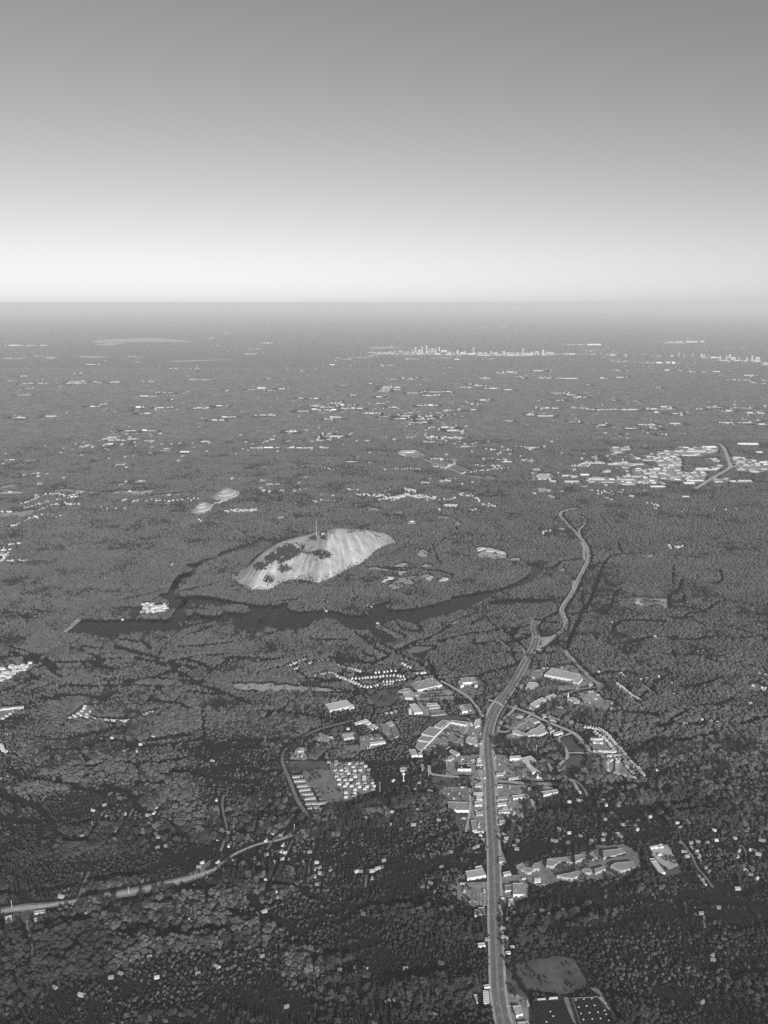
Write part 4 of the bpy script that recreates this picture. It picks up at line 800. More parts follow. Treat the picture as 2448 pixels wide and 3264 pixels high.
 ('A5', [(1070, 985), (1090, 968), (1110, 970), (1085, 990)], 6, 'white', 'white', 'small white building left of the park lawns', 'building', 0), ('A5', [(1110, 955), (1155, 952), (1160, 962), (1115, 965)], 6, 'white', 'white', 'thin white building at the top left of the park lawns', 'building', 0),
 ('A5', [(1365, 965), (1395, 945), (1420, 952), (1400, 975)], 6, 'pale', 'white', 'white building at the right of the park lawns', 'building', 0), ('A5', [(1450, 975), (1480, 955), (1510, 960), (1470, 980)], 6, 'pale', 'white', 'white building farthest right beside the park lawns', 'building', 0),
]
for a in BL:
    if a is None: continue
    c, P, h, rf, wl, lb, cat, u = a
    nm = {'store': 'big_box_store', 'apartment block': 'apartment_block', 'shopping centre': 'shopping_centre'}.get(cat, 'flat_roofed_' + cat.replace(' ', '_'))
    if cat == 'building': nm = 'flat_roofed_building'
    building(c, P, h, rf, wl, lb, cat, nm, u)
grid = [(1065, 792), (1135, 785), (1205, 778), (1090, 855), (1160, 845), (1230, 840), (1110, 912), (1185, 905), (1260, 900), (1318, 885), (1132, 965), (1210, 960), (1282, 955), (1332, 918), (1355, 972)]
building('C6', [(1035, 780), (1258, 766), (1412, 985), (1350, 1025), (1112, 1030)], 9, 'black', 'light', 'black-roofed store dotted with white roof units at the bottom edge', 'store', 'big_box_store', 0, punits=grid)
building('C6', [(685, 800), (960, 792), (1060, 1040), (700, 1040)], 9, 'black', 'dark', 'very dark wide store roof at the bottom edge, left of the dotted one', 'store', 'big_box_store', 0, punits=[(840, 895), (865, 935), (805, 985)])
building('C6', [[(725, 786), (800, 780), (803, 790), (730, 797)], [(830, 775), (905, 768), (908, 780), (828, 788)]], 10, 'white', 'white', 'white roof-edge sheds behind the very dark store', 'shed', 'flat_roofed_shed', 0, openings=False)
# ribbed row of storage units by the lowest bend
for k in range(6):
    y = 712 + k * 19
    building('C6', [(246 + k, y), (296 + k * 2, y + 2), (298 + k * 2, y + 15), (248 + k, y + 15)], 4, 'light', 'white', ['topmost', 'second', 'third', 'fourth', 'fifth', 'lowest'][k] + ' of six ribbed storage units left of the lowest highway bend', 'shed', 'storage_shed', 0, openings=False)
# dark-roofed hall with a white windowed front
t = building('B8', [(698, 270), (830, 283), (836, 335), (694, 335)], 11, 'black', 'white', 'dark-roofed hall with skylights and a white windowed front left of the highway', 'hall', 'flat_roofed_hall', 8)
# trailers beside the white warehouse, striped car park roof
for k, y in enumerate((690, 705, 720, 740)):
    building('B3', [(340, y), (370, y - 4), (372, y + 4), (342, y + 8)], 4, 'white', 'white', ['first', 'second', 'third', 'fourth'][k] + ' white trailer from the top along the white warehouse', 'trailer', 'parked_trailer', 0, openings=False, parapet=.1)

# ------------------------------------------------------------------ church, water tower, masts
def lathe(prof, n=10):
    V, F = [], []
    for r, z in prof: V += [(r * math.cos(2 * math.pi * k / n), r * math.sin(2 * math.pi * k / n), z) for k in range(n)]
    for i in range(len(prof) - 1):
        for k in range(n): a = i * n + k; b = i * n + (k + 1) % n; F.append((a, b, b + n, a + n))
    F.append(tuple(range((len(prof) - 1) * n, len(prof) * n))); return V, F
def gable(L, W, h, rise, over=.5):
    """walls and a two-sided roof, ridge along x"""
    l, w = L / 2, W / 2
    wv = [(-l, -w, 0), (l, -w, 0), (l, w, 0), (-l, w, 0), (-l, -w, h), (l, -w, h), (l, w, h), (-l, w, h), (-l, 0, h + rise), (l, 0, h + rise)]
    wf = [(0, 1, 5, 4), (1, 2, 6, 9, 5), (2, 3, 7, 6), (3, 0, 4, 8, 7)]
    e = over * rise / w; L2, W2 = l + over, w + over
    rv = [(-L2, -W2, h - e + .12), (L2, -W2, h - e + .12), (L2, 0, h + rise + .12), (-L2, 0, h + rise + .12), (-L2, W2, h - e + .12), (L2, W2, h - e + .12)]
    rf = [(0, 1, 2, 3), (3, 2, 5, 4)]
    return (wv, wf), (rv, rf)
p = at('B5', (905, 375)); block_poly([at('B5', q) for q in [(845, 360), (900, 345), (970, 375), (920, 405), (850, 395)]], 8, True)
ch = thing('church', (p[0], p[1], 0), 'white church with a tall pointed steeple right of the slanting warehouse row', 'church', None, -.5)
for dx, dy, L, W, h in ((0, 0, 46, 20, 9), (-2, 16, 22, 14, 6), (16, -12, 18, 12, 6)):
    (wv, wf), (rv, rf) = gable(L, W, h, 5); o = obj('wall', mesh('church_wall', wv, wf, 'white'), ch, (dx, dy, 0)); obj('roof', mesh('church_roof', rv, rf, 'grey'), ch, (dx, dy, 0))
v, f = join([box(-3, 3, -3, 3, 0, 17), lathe([(3.6, 17), (2.2, 24), (.1, 38)], 8)]); obj('steeple', mesh('steeple', v, f, 'white'), ch, (-24, 2, 0))
for k in range(4): obj('window', mesh('church_window', *box(-.8, .8, -.15, .15, 2, 6), 'glass'), ch, (-16 + 10 * k, -10.1, 0))
p = at('B8', (120, 462)); block_poly([at('B8', q) for q in [(95, 430), (145, 430), (150, 500), (90, 500)]], 0, True)
wt = thing('water_tower', (p[0], p[1], 0), 'white bulb-topped water tower rising out of dark trees', 'water tower')
obj('shaft', mesh('shaft', *lathe([(3.6, 0), (1.7, 4), (1.4, 22)]), 'white'), wt); obj('tank', mesh('tank', *lathe([(1.4, 22), (4, 24), (5.4, 27), (5, 29.5), (2.6, 32), (.4, 33.5)], 14), 'white'), wt)
top = on_dome('A5', (641, 690)); top = top or Vector((*at('A5', (641, 700)), 200))
mast = thing('radio_mast', (top.x, top.y, top.z - 2), 'thin radio mast standing on the bare summit of the dome', 'mast')
zt = (H + ray(*src('A5', (641, 575)))[2] * top.y / ray(*src('A5', (641, 575)))[1]) - top.z + 2
obj('lattice', mesh('lattice', *join([lathe([(1.4, 0), (1.0, zt * .6), (.6, zt)], 4), box(-3, 3, -.3, .3, zt * .55, zt * .57), box(-2, 2, -.3, .3, zt * .8, zt * .82)]), 'pale'), mast); obj('hut', mesh('hut', *box(-6, 6, -4, 4, 0, 6), 'white'), mast, (9, 3, 0))
def on_top(p, L, W, h, label, name, cat):
    q = on_dome('A5', p)
    if q is None: return
    t = thing(name, (q.x, q.y, q.z - 2), label, cat); obj('wall', mesh('wall', *box(-L / 2, L / 2, -W / 2, W / 2, 0, h + 2), 'white'), t); obj('roof', mesh('roof', *box(-L / 2 - .8, L / 2 + .8, -W / 2 - .8, W / 2 + .8, h + 2.02, h + 3), 'pale'), t)
    for k in range(3): obj('window', mesh('window', *box(-1.2, 1.2, -.2, .1, 3, h), 'glass'), t, ((k - 1) * L / 3.4, -W / 2, 0))
on_top((686, 676), 22, 16, 13, 'white summit house beside the radio mast on the dome', 'summit_house', 'building')
on_top((743, 688), 15, 12, 14, 'small white cable car station on the dome, right of the summit house', 'cable_car_station', 'station')
pn = [on_dome('A5', q) for q in [(912, 812), (925, 800), (948, 812), (942, 835), (915, 832)]]
if all(pn):
    e = Vector((0, -1, .4)) * 1.6; mv_ = [tuple(q + e) for q in pn]; o = tag(obj('carved_panel', mesh('carved_panel', mv_ + [tuple(q) for q in pn], [tuple(range(4, -1, -1))] + [(i, (i + 1) % 5, 5 + (i + 1) % 5, 5 + i) for i in range(5)], 'light')), 'pale smoothed panel cut into the steep face of the granite dome', 'rock panel')
poles = [('B5', (578, 832), 34), ('B5', (565, 455), 30), ('B6', (998, 755), 38), ('B4', (793, 905), 42), ('B8', (575, 300), 26), ('B8', (1522, 165), 34), ('B8', (385, 415), 24), ('C2', (852, 205), 22), ('C2', (80, 300), 26), ('C1', (245, 1100), 20) if False else ('B6', (245, 1100), 24), ('C4', (645, 20), 20)]
plabels = ['right of the zigzag store', 'by the three slanting warehouses', 'at the lower edge of the townhouse block', 'in woods above the ribbed store', 'left of the dark-roofed hall', 'behind the white-roofed school', 'left of the side road by the water tower', 'beside the wide road at the left', 'at the left edge by the wide road', 'at the left road bend below the townhouses', 'right of the round pale roof']
for (c, p, h), lb in zip(poles, plabels):
    q = at(c, p); t = thing('utility_pole', (q[0], q[1], 0), 'tall pale pole ' + lb, 'pole'); block_disc(q[0], q[1] - 6, 12)
    obj('pole', mesh('pole', *lathe([(.9, 0), (.6, h)], 6), 'pale'), t); obj('crossbar', mesh('crossbar', *box(-2.5, 2.5, -.25, .25, h - 2, h - 1.4), 'pale'), t)
# ------------------------------------------------------------------ houses
def house_meshes(L, W, h, rise, roofm, wallm):
    (wv, wf), (rv, rf) = gable(L, W, h, rise)
    ch = box(L * .2, L * .2 + 1.2, -.6, .6, h, h + rise + 1.4)
    win = join([box(x - .8, x + .8, s * (W / 2) - .08, s * (W / 2) + .08, 1.1, 2.6) for x in (-L * .28, L * .28) for s in (-1, 1)] + [box(-.6, .6, -W / 2 - .08, -W / 2 + .08, 0, 2.2)])
    return mesh('house_wall', wv, wf, wallm), mesh('house_roof', rv, rf, roofm), mesh('house_chimney', *ch, 'mid'), mesh('house_windows', *win, 'glass')
PROTO = []
def proto(key):
    spec = {'small': (12, 8, 5, 3.0, 'shingle', 'siding'), 'white': (12, 8, 5, 3.0, 'light', 'white'), 'grey': (13, 8.5, 5, 3.2, 'mid', 'light'), 'big': (16, 10, 5.5, 3.6, 'grey', 'pale'),
            'town': (13, 9, 6.5, 3.0, 'grey', 'white'), 'long': (38, 10, 5, 3.0, 'mid', 'pale'), 'dark': (13, 9, 5, 3.2, 'dark', 'brick')}[key]
    return house_meshes(*spec)
PM = {k: proto(k) for k in ('small', 'white', 'grey', 'big', 'town', 'long', 'dark')}
HOUSES = []
SIZE = {'small': 13, 'white': 15, 'grey': 15, 'big': 20, 'town': 16, 'long': 40, 'dark': 14}
LOOK = {'small': 'small dull', 'white': 'white-roofed', 'grey': 'grey-roofed', 'big': 'broad grey-roofed', 'town': 'white', 'long': 'long', 'dark': 'dark-roofed'}
def house(x, y, rz, key, label, group, lone=False, clear=11, at_=0):
    HOUSES.append(dict(x=x, y=y, rz=rz, key=key, label=label, group=group, lone=lone, at=at_))
    block_disc(x, y, clear * .85); block_disc(x, y - clear * .9, clear * (.75 if lone else .8))
def obj_last(t, nm):
    return [o for o in t.children if o.name.split('.')[0] == nm][0]
def row(c, pts, n_, keys, label, group, turn=0.0, jit=1.5, face=None):
    Q = line(c, pts, 3.0); L = np.r_[0, np.cumsum(np.linalg.norm(np.diff(Q, axis=0), axis=1))]; block_line(Q[::4], 24)
    for s in np.linspace(0, L[-1], n_):
        x, y = np.interp(s, L, Q[:, 0]), np.interp(s, L, Q[:, 1]); i = min(np.searchsorted(L, s), len(Q) - 2); d = Q[i + 1] - Q[i]
        a = math.atan2(d[1], d[0]) + turn if face is None else face
        house(x + rng.normal(0, jit), y + rng.normal(0, jit), a + rng.normal(0, .06), keys[rng.integers(len(keys))], label, group, False, 14)
H1 = ['white', 'small', 'grey', 'grey', 'small']
T = ['town', 'small', 'town', 'grey']
P2 = math.pi / 2
ROWS = [
 ('B5', [(1010, 603), (1140, 630), (1215, 685), (1300, 785), (1400, 890), (1520, 1030)], 40, H1, 'pale house in the long outer row along the curving street right of the highway', 'outer row on the curving street', P2),
 ('B5', [(1090, 650), (1180, 710), (1255, 800)], 10, H1, 'pale house on the inner side of the curving street', 'inner row on the curving street', P2),
 ('B5', [(1072, 715), (1180, 712)], 6, H1, 'pale house in the uppermost short row inside the curving street', 'uppermost short row of houses', 0), ('B5', [(1080, 745), (1150, 745)], 4, H1, 'pale house in the second short row inside the curving street', 'second short row of houses', 0),
 ('B5', [(1090, 818), (1265, 825)], 9, H1, 'pale house in the straight row that meets the curving street', 'straight row of houses', 0), ('B5', [(1210, 862), (1310, 856)], 7, H1, 'pale house in the row just under the straight one', 'row of houses under the straight one', 0),
 ('B5', [(1207, 990), (1212, 910), (1300, 878)], 9, H1, 'pale house bending round the left end of the small loop of streets', 'left end of the loop', P2), ('B5', [(1288, 1000), (1300, 905)], 6, H1, 'pale house in the row running down inside the loop of streets', 'houses inside the loop', P2),
 ('B5', [(1275, 1018), (1450, 1052)], 10, H1, 'pale house in the lowest row of the loop of streets', 'lowest row of the loop', 0), ('B5', [(1355, 912), (1400, 990), (1455, 1035)], 9, H1, 'pale house in the row next to the long street inside the loop', 'row inside the long street', P2),
 ('B7', [(200, 1000), (290, 1070), (370, 1130), (462, 1185)], 17, H1, 'white house in the slanting row at the edge of the woods, upper right of town', 'slanting row at the wood edge', P2), ('B7', [(330, 1165), (370, 1190), (405, 1205)], 5, H1, 'white house in the short row at the lower end of the slanting row', 'short row under the slanting row', 0),
 ('B2', [(450, 572), (520, 540), (570, 522)], 7, T, 'white townhouse in the topmost slanting row left of the estate', 'topmost slanting townhouse row', P2), ('B2', [(490, 590), (560, 562), (620, 545), (680, 535)], 10, T, 'white townhouse in the second slanting row left of the estate', 'second slanting townhouse row', P2),
 ('B2', [(790, 575), (860, 588), (930, 602)], 9, T, 'white townhouse in the row over the dark hedge of the estate', 'townhouse row over the dark hedge', P2), ('B2', [(630, 635), (720, 615)], 6, T, 'white townhouse at the left end of the winding estate', 'left end of the winding estate', P2),
 ('B2', [(730, 615), (800, 645), (880, 675), (940, 700), (1000, 708), (1080, 682)], 20, T, 'white townhouse in the long winding row of the estate', 'long winding townhouse row', P2), ('B2', [(880, 652), (940, 650), (1020, 640)], 8, T, 'white townhouse in the inner row above the winding one', 'inner townhouse row', P2),
 ('B2', [(1040, 640), (1130, 632), (1220, 636)], 9, T, 'white townhouse in the upper row at the right end of the estate', 'upper right townhouse row', P2), ('B2', [(1085, 672), (1150, 668), (1225, 655)], 8, T, 'white townhouse in the lower row at the right end of the estate', 'lower right townhouse row', P2),
 ('B2', [(1030, 612), (1160, 598)], 6, T, 'white townhouse in the uppermost short row at the right of the estate', 'uppermost right townhouse row', P2), ('B2', [(1090, 692), (1140, 687)], 4, T, 'white townhouse in the lowest short row at the right of the estate', 'lowest right townhouse row', P2),
 ('B2', [(1205, 555), (1280, 588)], 5, T, 'white townhouse in the slanting row nearest the estate road', 'townhouses nearest the estate road', P2), ('B2', [(1290, 620), (1355, 615)], 4, ['big', 'town'], 'large white house above the huge grey store', 'large houses above the huge store', 0),
 ('C1', [(460, 82), (540, 40), (560, 5)], 6, H1, 'white house along the left arm of the street in the dark left woods', 'left arm of the woods street', P2), ('C1', [(500, 68), (580, 55), (635, 5)], 6, H1, 'white house along the right side of the street in the dark left woods', 'right side of the woods street', P2),
 ('C1', [(565, 75), (680, 95), (790, 102), (880, 98)], 15, H1, 'white house strung along the lane in the dark left woods', 'lane in the left woods', 0), ('C1', [(950, 62), (1000, 45), (1035, 40)], 5, H1, 'white house at the right end of the lane in the left woods', 'right end of the lane', P2), ('C1', [(820, 105), (850, 118)], 2, H1, 'white house on the small bend below the lane in the left woods', 'bend below the lane', 0),
 ('C1', [(0, 30), (80, 20), (150, 12)], 9, H1, 'white house on the loop at the left edge of the picture', 'loop at the left edge', 0), ('C1', [(150, 15), (100, 40), (20, 85)], 6, H1, 'white house on the lower side of the loop at the left edge', 'lower side of the left loop', P2), ('C1', [(5, 262), (20, 290), (40, 305)], 5, H1, 'white house in the small group at the left edge under the loop', 'group under the left loop', P2),
 ('B6', [(275, 630), (290, 665), (310, 697), (348, 757), (368, 790), (375, 828), (395, 865), (412, 907), (432, 945)], 9, ['long'], 'long gabled house in the left column beside the bending road', 'left column of long houses', 0),
 ('B6', [(445, 745), (460, 785), (480, 820)], 3, ['dark'], 'dark-roofed house in the column under the meadow', 'dark column of houses', 0), ('B6', [(488, 860), (510, 915)], 2, ['long'], 'long gabled house at the lower end of the second column', 'lower second column', .3),
]
for a in ROWS: row(*a[:7], face=(0.12 if a[0] == 'B6' else None))
for k, (y, x0, x1, n_) in enumerate([(505, 560, 620, 2), (520, 620, 850, 7), (548, 640, 870, 7), (575, 590, 885, 9), (605, 610, 890, 9), (632, 620, 900, 9), (660, 625, 925, 9), (690, 640, 935, 9), (715, 690, 945, 7), (745, 690, 950, 6), (775, 695, 770, 3), (810, 700, 765, 3)]):
    row('B6', [(x0, y), (x1, y - 4)], max(2, int(n_ * .72)), ['small', 'dark', 'grey', 'small', 'town'], 'townhouse in the close block between the meadow and dark woods', 'close block of townhouses', 0, 3, face=0.12)
# scattered houses between the trees
SC = {'C1': [(820, 520), (845, 440), (875, 410), (820, 302), (910, 305), (690, 658), (615, 695), (545, 862), (755, 882), (1048, 872), (1100, 930), (1040, 940), (1305, 690), (1405, 368), (1155, 178), (1140, 182), (1015, 203), (740, 215), (712, 222), (12, 485), (55, 475), (980, 728), (1508, 840), (1315, 1068), (1335, 1042), (930, 258), (785, 590), (40, 192)],
      'C2': [(460, 314), (730, 313), (885, 320), (405, 228), (940, 428), (1003, 424), (735, 675), (735, 762), (798, 735), (855, 655), (990, 625), (525, 575), (545, 488), (410, 567), (365, 828), (540, 878), (1038, 762), (1310, 735), (1275, 400), (1275, 465), (1435, 692), (615, 650), (935, 635), (680, 345), (575, 338), (1240, 385)],
      'C3': [(258, 205), (310, 188), (330, 145), (205, 158), (540, 210), (555, 245), (567, 283), (630, 265), (800, 270), (830, 268), (905, 266), (940, 250), (965, 240), (540, 355), (160, 385), (165, 430), (280, 440), (190, 535), (848, 548), (178, 830), (588, 967), (660, 957), (790, 945), (840, 938), (695, 920), (800, 908), (860, 910), (1005, 1130), (1062, 1120), (1180, 1118), (338, 1163), (1235, 368), (1290, 345), (1348, 280), (1360, 240), (1425, 140), (1360, 875), (980, 195), (1125, 910), (1320, 1218), (490, 140), (280, 405), (300, 30)],
      'C4': [(500, 180) if False else (495, 225), (480, 258), (570, 295), (595, 325), (605, 245), (1003, 132), (1095, 172), (1208, 200), (940, 243), (970, 250), (1085, 262), (1440, 40), (1615, 92), (1560, 180), (1420, 238), (1315, 245), (1440, 185), (1580, 200), (845, 920), (900, 955), (1040, 915), (770, 965), (510, 1000), (545, 1030), (470, 1095), (480, 1180), (580, 945), (310, 1195), (250, 590) if False else (305, 320), (215, 300), (180, 318), (270, 235), (475, 180)],
      'C5': [(90, 205), (65, 160), (215, 210), (85, 345), (518, 320), (265, 397), (375, 402), (397, 443), (205, 485), (65, 540), (75, 490), (240, 510), (725, 380), (782, 378), (865, 362), (890, 378), (808, 428), (845, 15), (1270, 135), (1328, 135), (1213, 180), (1373, 365), (1450, 467), (1142, 450), (1160, 545), (1228, 535), (1340, 528), (985, 560), (912, 570), (1070, 570), (805, 565), (970, 655), (995, 715), (873, 703), (1055, 815), (1085, 850), (1020, 930), (1250, 800), (1285, 775), (1338, 740), (1495, 640), (1525, 650), (1565, 680), (1590, 545), (1615, 548), (1445, 835), (1498, 805), (1495, 878), (1550, 915), (1362, 1012), (1178, 1195), (1010, 1250), (850, 660)],
      'C7': [(1180, 135), (1020, 1050), (1125, 640), (1118, 600)],
      'B7': [(230, 720), (262, 730), (300, 745), (325, 705), (360, 770), (45, 785), (30, 785), (70, 785), (180, 765), (385, 820), (270, 790), (75, 825), (190, 855), (150, 862), (85, 860), (25, 885), (485, 848), (565, 775), (625, 773), (735, 812), (785, 830), (558, 822), (610, 835), (878, 855), (1037, 848), (700, 862), (735, 870), (235, 905), (255, 918), (285, 935), (600, 932), (490, 952), (435, 960), (610, 1088), (755, 1103), (1000, 1080), (1020, 1110), (1080, 1105), (1140, 1095), (1165, 1085), (725, 997), (1575, 905), (1630, 915), (1610, 955), (1640, 925), (1460, 945), (1430, 1032), (1515, 1020), (1600, 1040), (1630, 1045), (1620, 1065), (1488, 1192), (935, 1240), (970, 1246), (1040, 1295), (650, 1280), (728, 1276), (235, 1282), (272, 1300), (380, 1312), (1017, 1348), (1105, 1362), (1165, 1360), (860, 1385), (1210, 1390), (1030, 1578), (1150, 1525), (1225, 1575), (1250, 1560), (1140, 1652), (1330, 1640), (780, 1575), (820, 1570), (630, 1760), (875, 1780), (1330, 1785), (570, 1490), (1000, 1520), (240, 1420), (780, 400), (1075, 388), (1103, 580), (568, 543), (615, 525), (232, 505), (148, 408), (235, 220), (795, 322), (835, 280), (878, 215), (1235, 690), (975, 690), (1025, 682), (800, 435), (1405, 462)],
      'B6': [(1065, 940) if False else (870, 992), (935, 978), (985, 970), (1065, 950), (1110, 940), (1090, 1050), (1115, 665), (1300, 805), (1310, 860), (1315, 890), (1345, 950), (1330, 920), (1395, 775), (1345, 685), (1475, 912), (1515, 1010), (1295, 1055), (1180, 1090), (1355, 1030), (1440, 760), (60, 1060), (105, 1025), (1170, 965), (1300, 745)],
      'B1': [(110, 48), (300, 5), (665, 10), (690, 95), (1450, 110), (1460, 125), (520, 505), (810, 365)],
      'B2': [(600, 408), (625, 400), (158, 440), (300, 495), (510, 455), (735, 550), (760, 558), (780, 562), (705, 205), (965, 175), (985, 168), (1000, 178), (1410, 335), (1555, 285), (1100, 885), (1135, 880), (1165, 872), (850, 985), (1045, 287)],
      'B4': [(1580, 240), (1490, 445), (1580, 552), (1590, 800), (1615, 805), (1360, 860), (1400, 862), (1240, 890), (1410, 935), (1390, 960), (1545, 900), (1590, 985), (1630, 1020), (1500, 1055), (1560, 1110), (1595, 1130), (1525, 835), (1470, 925), (1625, 870)],
      'B5': [(1320, 482), (1355, 495), (1455, 505), (1325, 500), (1475, 1078), (1060, 1095), (1165, 1260), (1190, 1295), (1310, 1270), (870, 1265), (945, 1250), (970, 1255), (960, 1185), (1520, 380), (1055, 1010), (1640, 985)]}
where = {'C1': 'in the dark woods at the left', 'C2': 'in the darkest woods of the lower left corner', 'C3': 'in the lower middle woods left of the highway', 'C4': 'among trees right of the lower highway', 'C5': 'in the woods at the lower right', 'C7': 'in the lower right corner woods', 'B7': 'in the woods upper right of the town',
         'B6': 'among trees below the townhouse block', 'B1': 'in the woods by the left end of the lake', 'B2': 'in the woods between lake and town', 'B4': 'in the trees right of the diagonal road', 'B5': 'in the trees around the curving street'}
SCKEYS = ['white', 'grey', 'small', 'small', 'grey', 'dark', 'big', 'small']
for c, L_ in SC.items():
    for p in L_:
        x, y = at(c, p); house(x, y, rng.uniform(-.6, .6), SCKEYS[rng.integers(8)], where[c], 'lone houses ' + where[c], True, 10.5)

# landmarks that place a lone house or hall, in photograph pixels
def pix(x, y, z=0.0):
    d = y * CP + (H - z) * SP; v = -y * SP - 0; up = y * SP - (H - z) * CP; return 1224 + FPX * x / d, 1632 - FPX * up / d
NUM = ['nearest', 'second nearest', 'third nearest', 'fourth nearest', 'fifth nearest', 'sixth nearest', 'seventh nearest', 'eighth nearest']
ORD = ['first', 'second', 'third', 'fourth', 'fifth', 'sixth', 'seventh', 'eighth', 'ninth', 'tenth', 'eleventh', 'twelfth', 'thirteenth', 'fourteenth', 'fifteenth', 'sixteenth', 'seventeenth', 'eighteenth', 'nineteenth', 'twentieth']
MARKS = {'the great white warehouse': (1078, 2248), 'the white water tower': (1286, 2480), 'the dark-roofed hall': (1480, 2442), 'the townhouse block': (1130, 2480), 'the column of long houses': (970, 2535), 'the big store with car rows': (1460, 2570), 'the curving street': (1930, 2340),
         'the slanting house row': (2010, 2210), 'the large ribbed store': (1790, 2155), 'the horseshoe-shaped apartments': (1685, 2765), 'the long apartments': (1965, 2720), 'the white-roofed barn': (2098, 2765), 'the straight lower lane': (2230, 2770), 'the round meadow': (1760, 3105), 'the dotted black roof': (1890, 3210),
         'the car sales lot': (1520, 2865), 'the long ribbed hall': (1515, 2790), 'the ribbed storage units': (1548, 3185), 'the wide road at the left': (480, 2830), 'the leftmost square building': (27, 2930), 'the lane in the left woods': (340, 2298), 'the road bend below the townhouses': (975, 2630),
         'the granite dome': (1000, 1770), 'the two pale mounds': (690, 1585), 'the lake dam': (235, 1990), 'the marina': (490, 1945), 'the winding townhouse estate': (1170, 2160), 'the huge grey store': (1360, 2180), 'the oval yard': (2038, 1923), 'the bottom left corner': (60, 3230), 'the bottom right corner': (2400, 3230), 'the bottom-edge driveway': (1230, 3230), 'the upper right village clearing': (2420, 2185)}
FMARKS = {'the downtown skyline': (1340, 1120), 'the far industrial estate': (2100, 1490), 'the right-edge towers': (2350, 1135), 'the two pale mounds': (690, 1585), 'the granite dome': (1050, 1720), 'the hook-shaped shopping centre': (1300, 1440), 'the airfield': (420, 1085), 'the bright town behind the dome': (1065, 1295), 'the left edge': (0, 1250), 'the wooded highway end': (1840, 1620), 'the little road among far woods': (1890, 1370), 'the far highway junction': (2320, 1480)}
def placing(items, marks):
    """items: dicts with px, py, look -> a label that places each beside its nearest landmark"""
    groups = {}
    for it in items:
        m = min(marks, key=lambda k: math.hypot(it['px'] - marks[k][0], (it['py'] - marks[k][1]) * 1.3)); dx, dy = it['px'] - marks[m][0], it['py'] - marks[m][1]; it['d'] = math.hypot(dx, dy)
        side_ = ('above' if dy < 0 else 'below') if abs(dy) > 1.2 * abs(dx) else ('left of' if dx < 0 else 'right of')
        if 'edge' in m and 'at the' not in m or 'corner' in m: side_ = 'near'
        groups.setdefault((it['look'], side_, m), []).append(it)
    for (look, side_, m), g in groups.items():
        g.sort(key=lambda q: q['d'])
        for k, it in enumerate(g):
            it['label'] = look + ' ' + side_ + ' ' + m + (', ' + NUM[k] if len(g) > 1 and k < 8 else ', among the farther ones' if k >= 8 else ''); it['group'] = None if k < 8 else look + ' ' + side_ + ' ' + m

# the 300 houses that show largest stand singly
HOUSES.sort(key=lambda q: -SIZE[q['key']] / math.hypot(q['x'], q['y'], H))
LONE = [q for q in HOUSES[:300] if q['lone']]
for q in LONE: q['px'], q['py'] = pix(q['x'], q['y']); q['look'] = LOOK[q['key']] + ' house'
placing(LONE, MARKS)
rows_ = {}
for q in HOUSES[:300]:
    if not q['lone']: rows_.setdefault(q['group'], []).append(q)
for g, L_ in rows_.items():
    xs_ = [pix(q['x'], q['y']) for q in L_]; wide = max(p[0] for p in xs_) - min(p[0] for p in xs_) > 0.7 * (max(p[1] for p in xs_) - min(p[1] for p in xs_))
    if len(L_) > 20: continue
    L_.sort(key=lambda q: pix(q['x'], q['y'])[0 if wide else 1])
    for k, q in enumerate(L_): q['label'] = LOOK[q['key']] + ' house, ' + ORD[k] + (' from the left' if wide else ' from the top') + ' in the ' + g
fh_w, fh_r = [], []
for i, q in enumerate(HOUSES):
    W, R_, Ch, Wi = PM[q['key']]
    if i < 300:
        t = thing('house', (q['x'], q['y'], 0), q['label'], 'house', q['group'], q['rz']); obj('wall', W, t); ro = obj('roof', R_, t); obj('chimney', Ch, ro)
        if q['y'] < 3000: obj('window', Wi, t)
    else:
        ca, sa = math.cos(q['rz']), math.sin(q['rz'])
        for me_, L_ in ((W, fh_w), (R_, fh_r)): L_.append(([(q['x'] + v.co[0] * ca - v.co[1] * sa, q['y'] + v.co[0] * sa + v.co[1] * ca, v.co[2]) for v in me_.vertices], [tuple(p.vertices) for p in me_.polygons]))
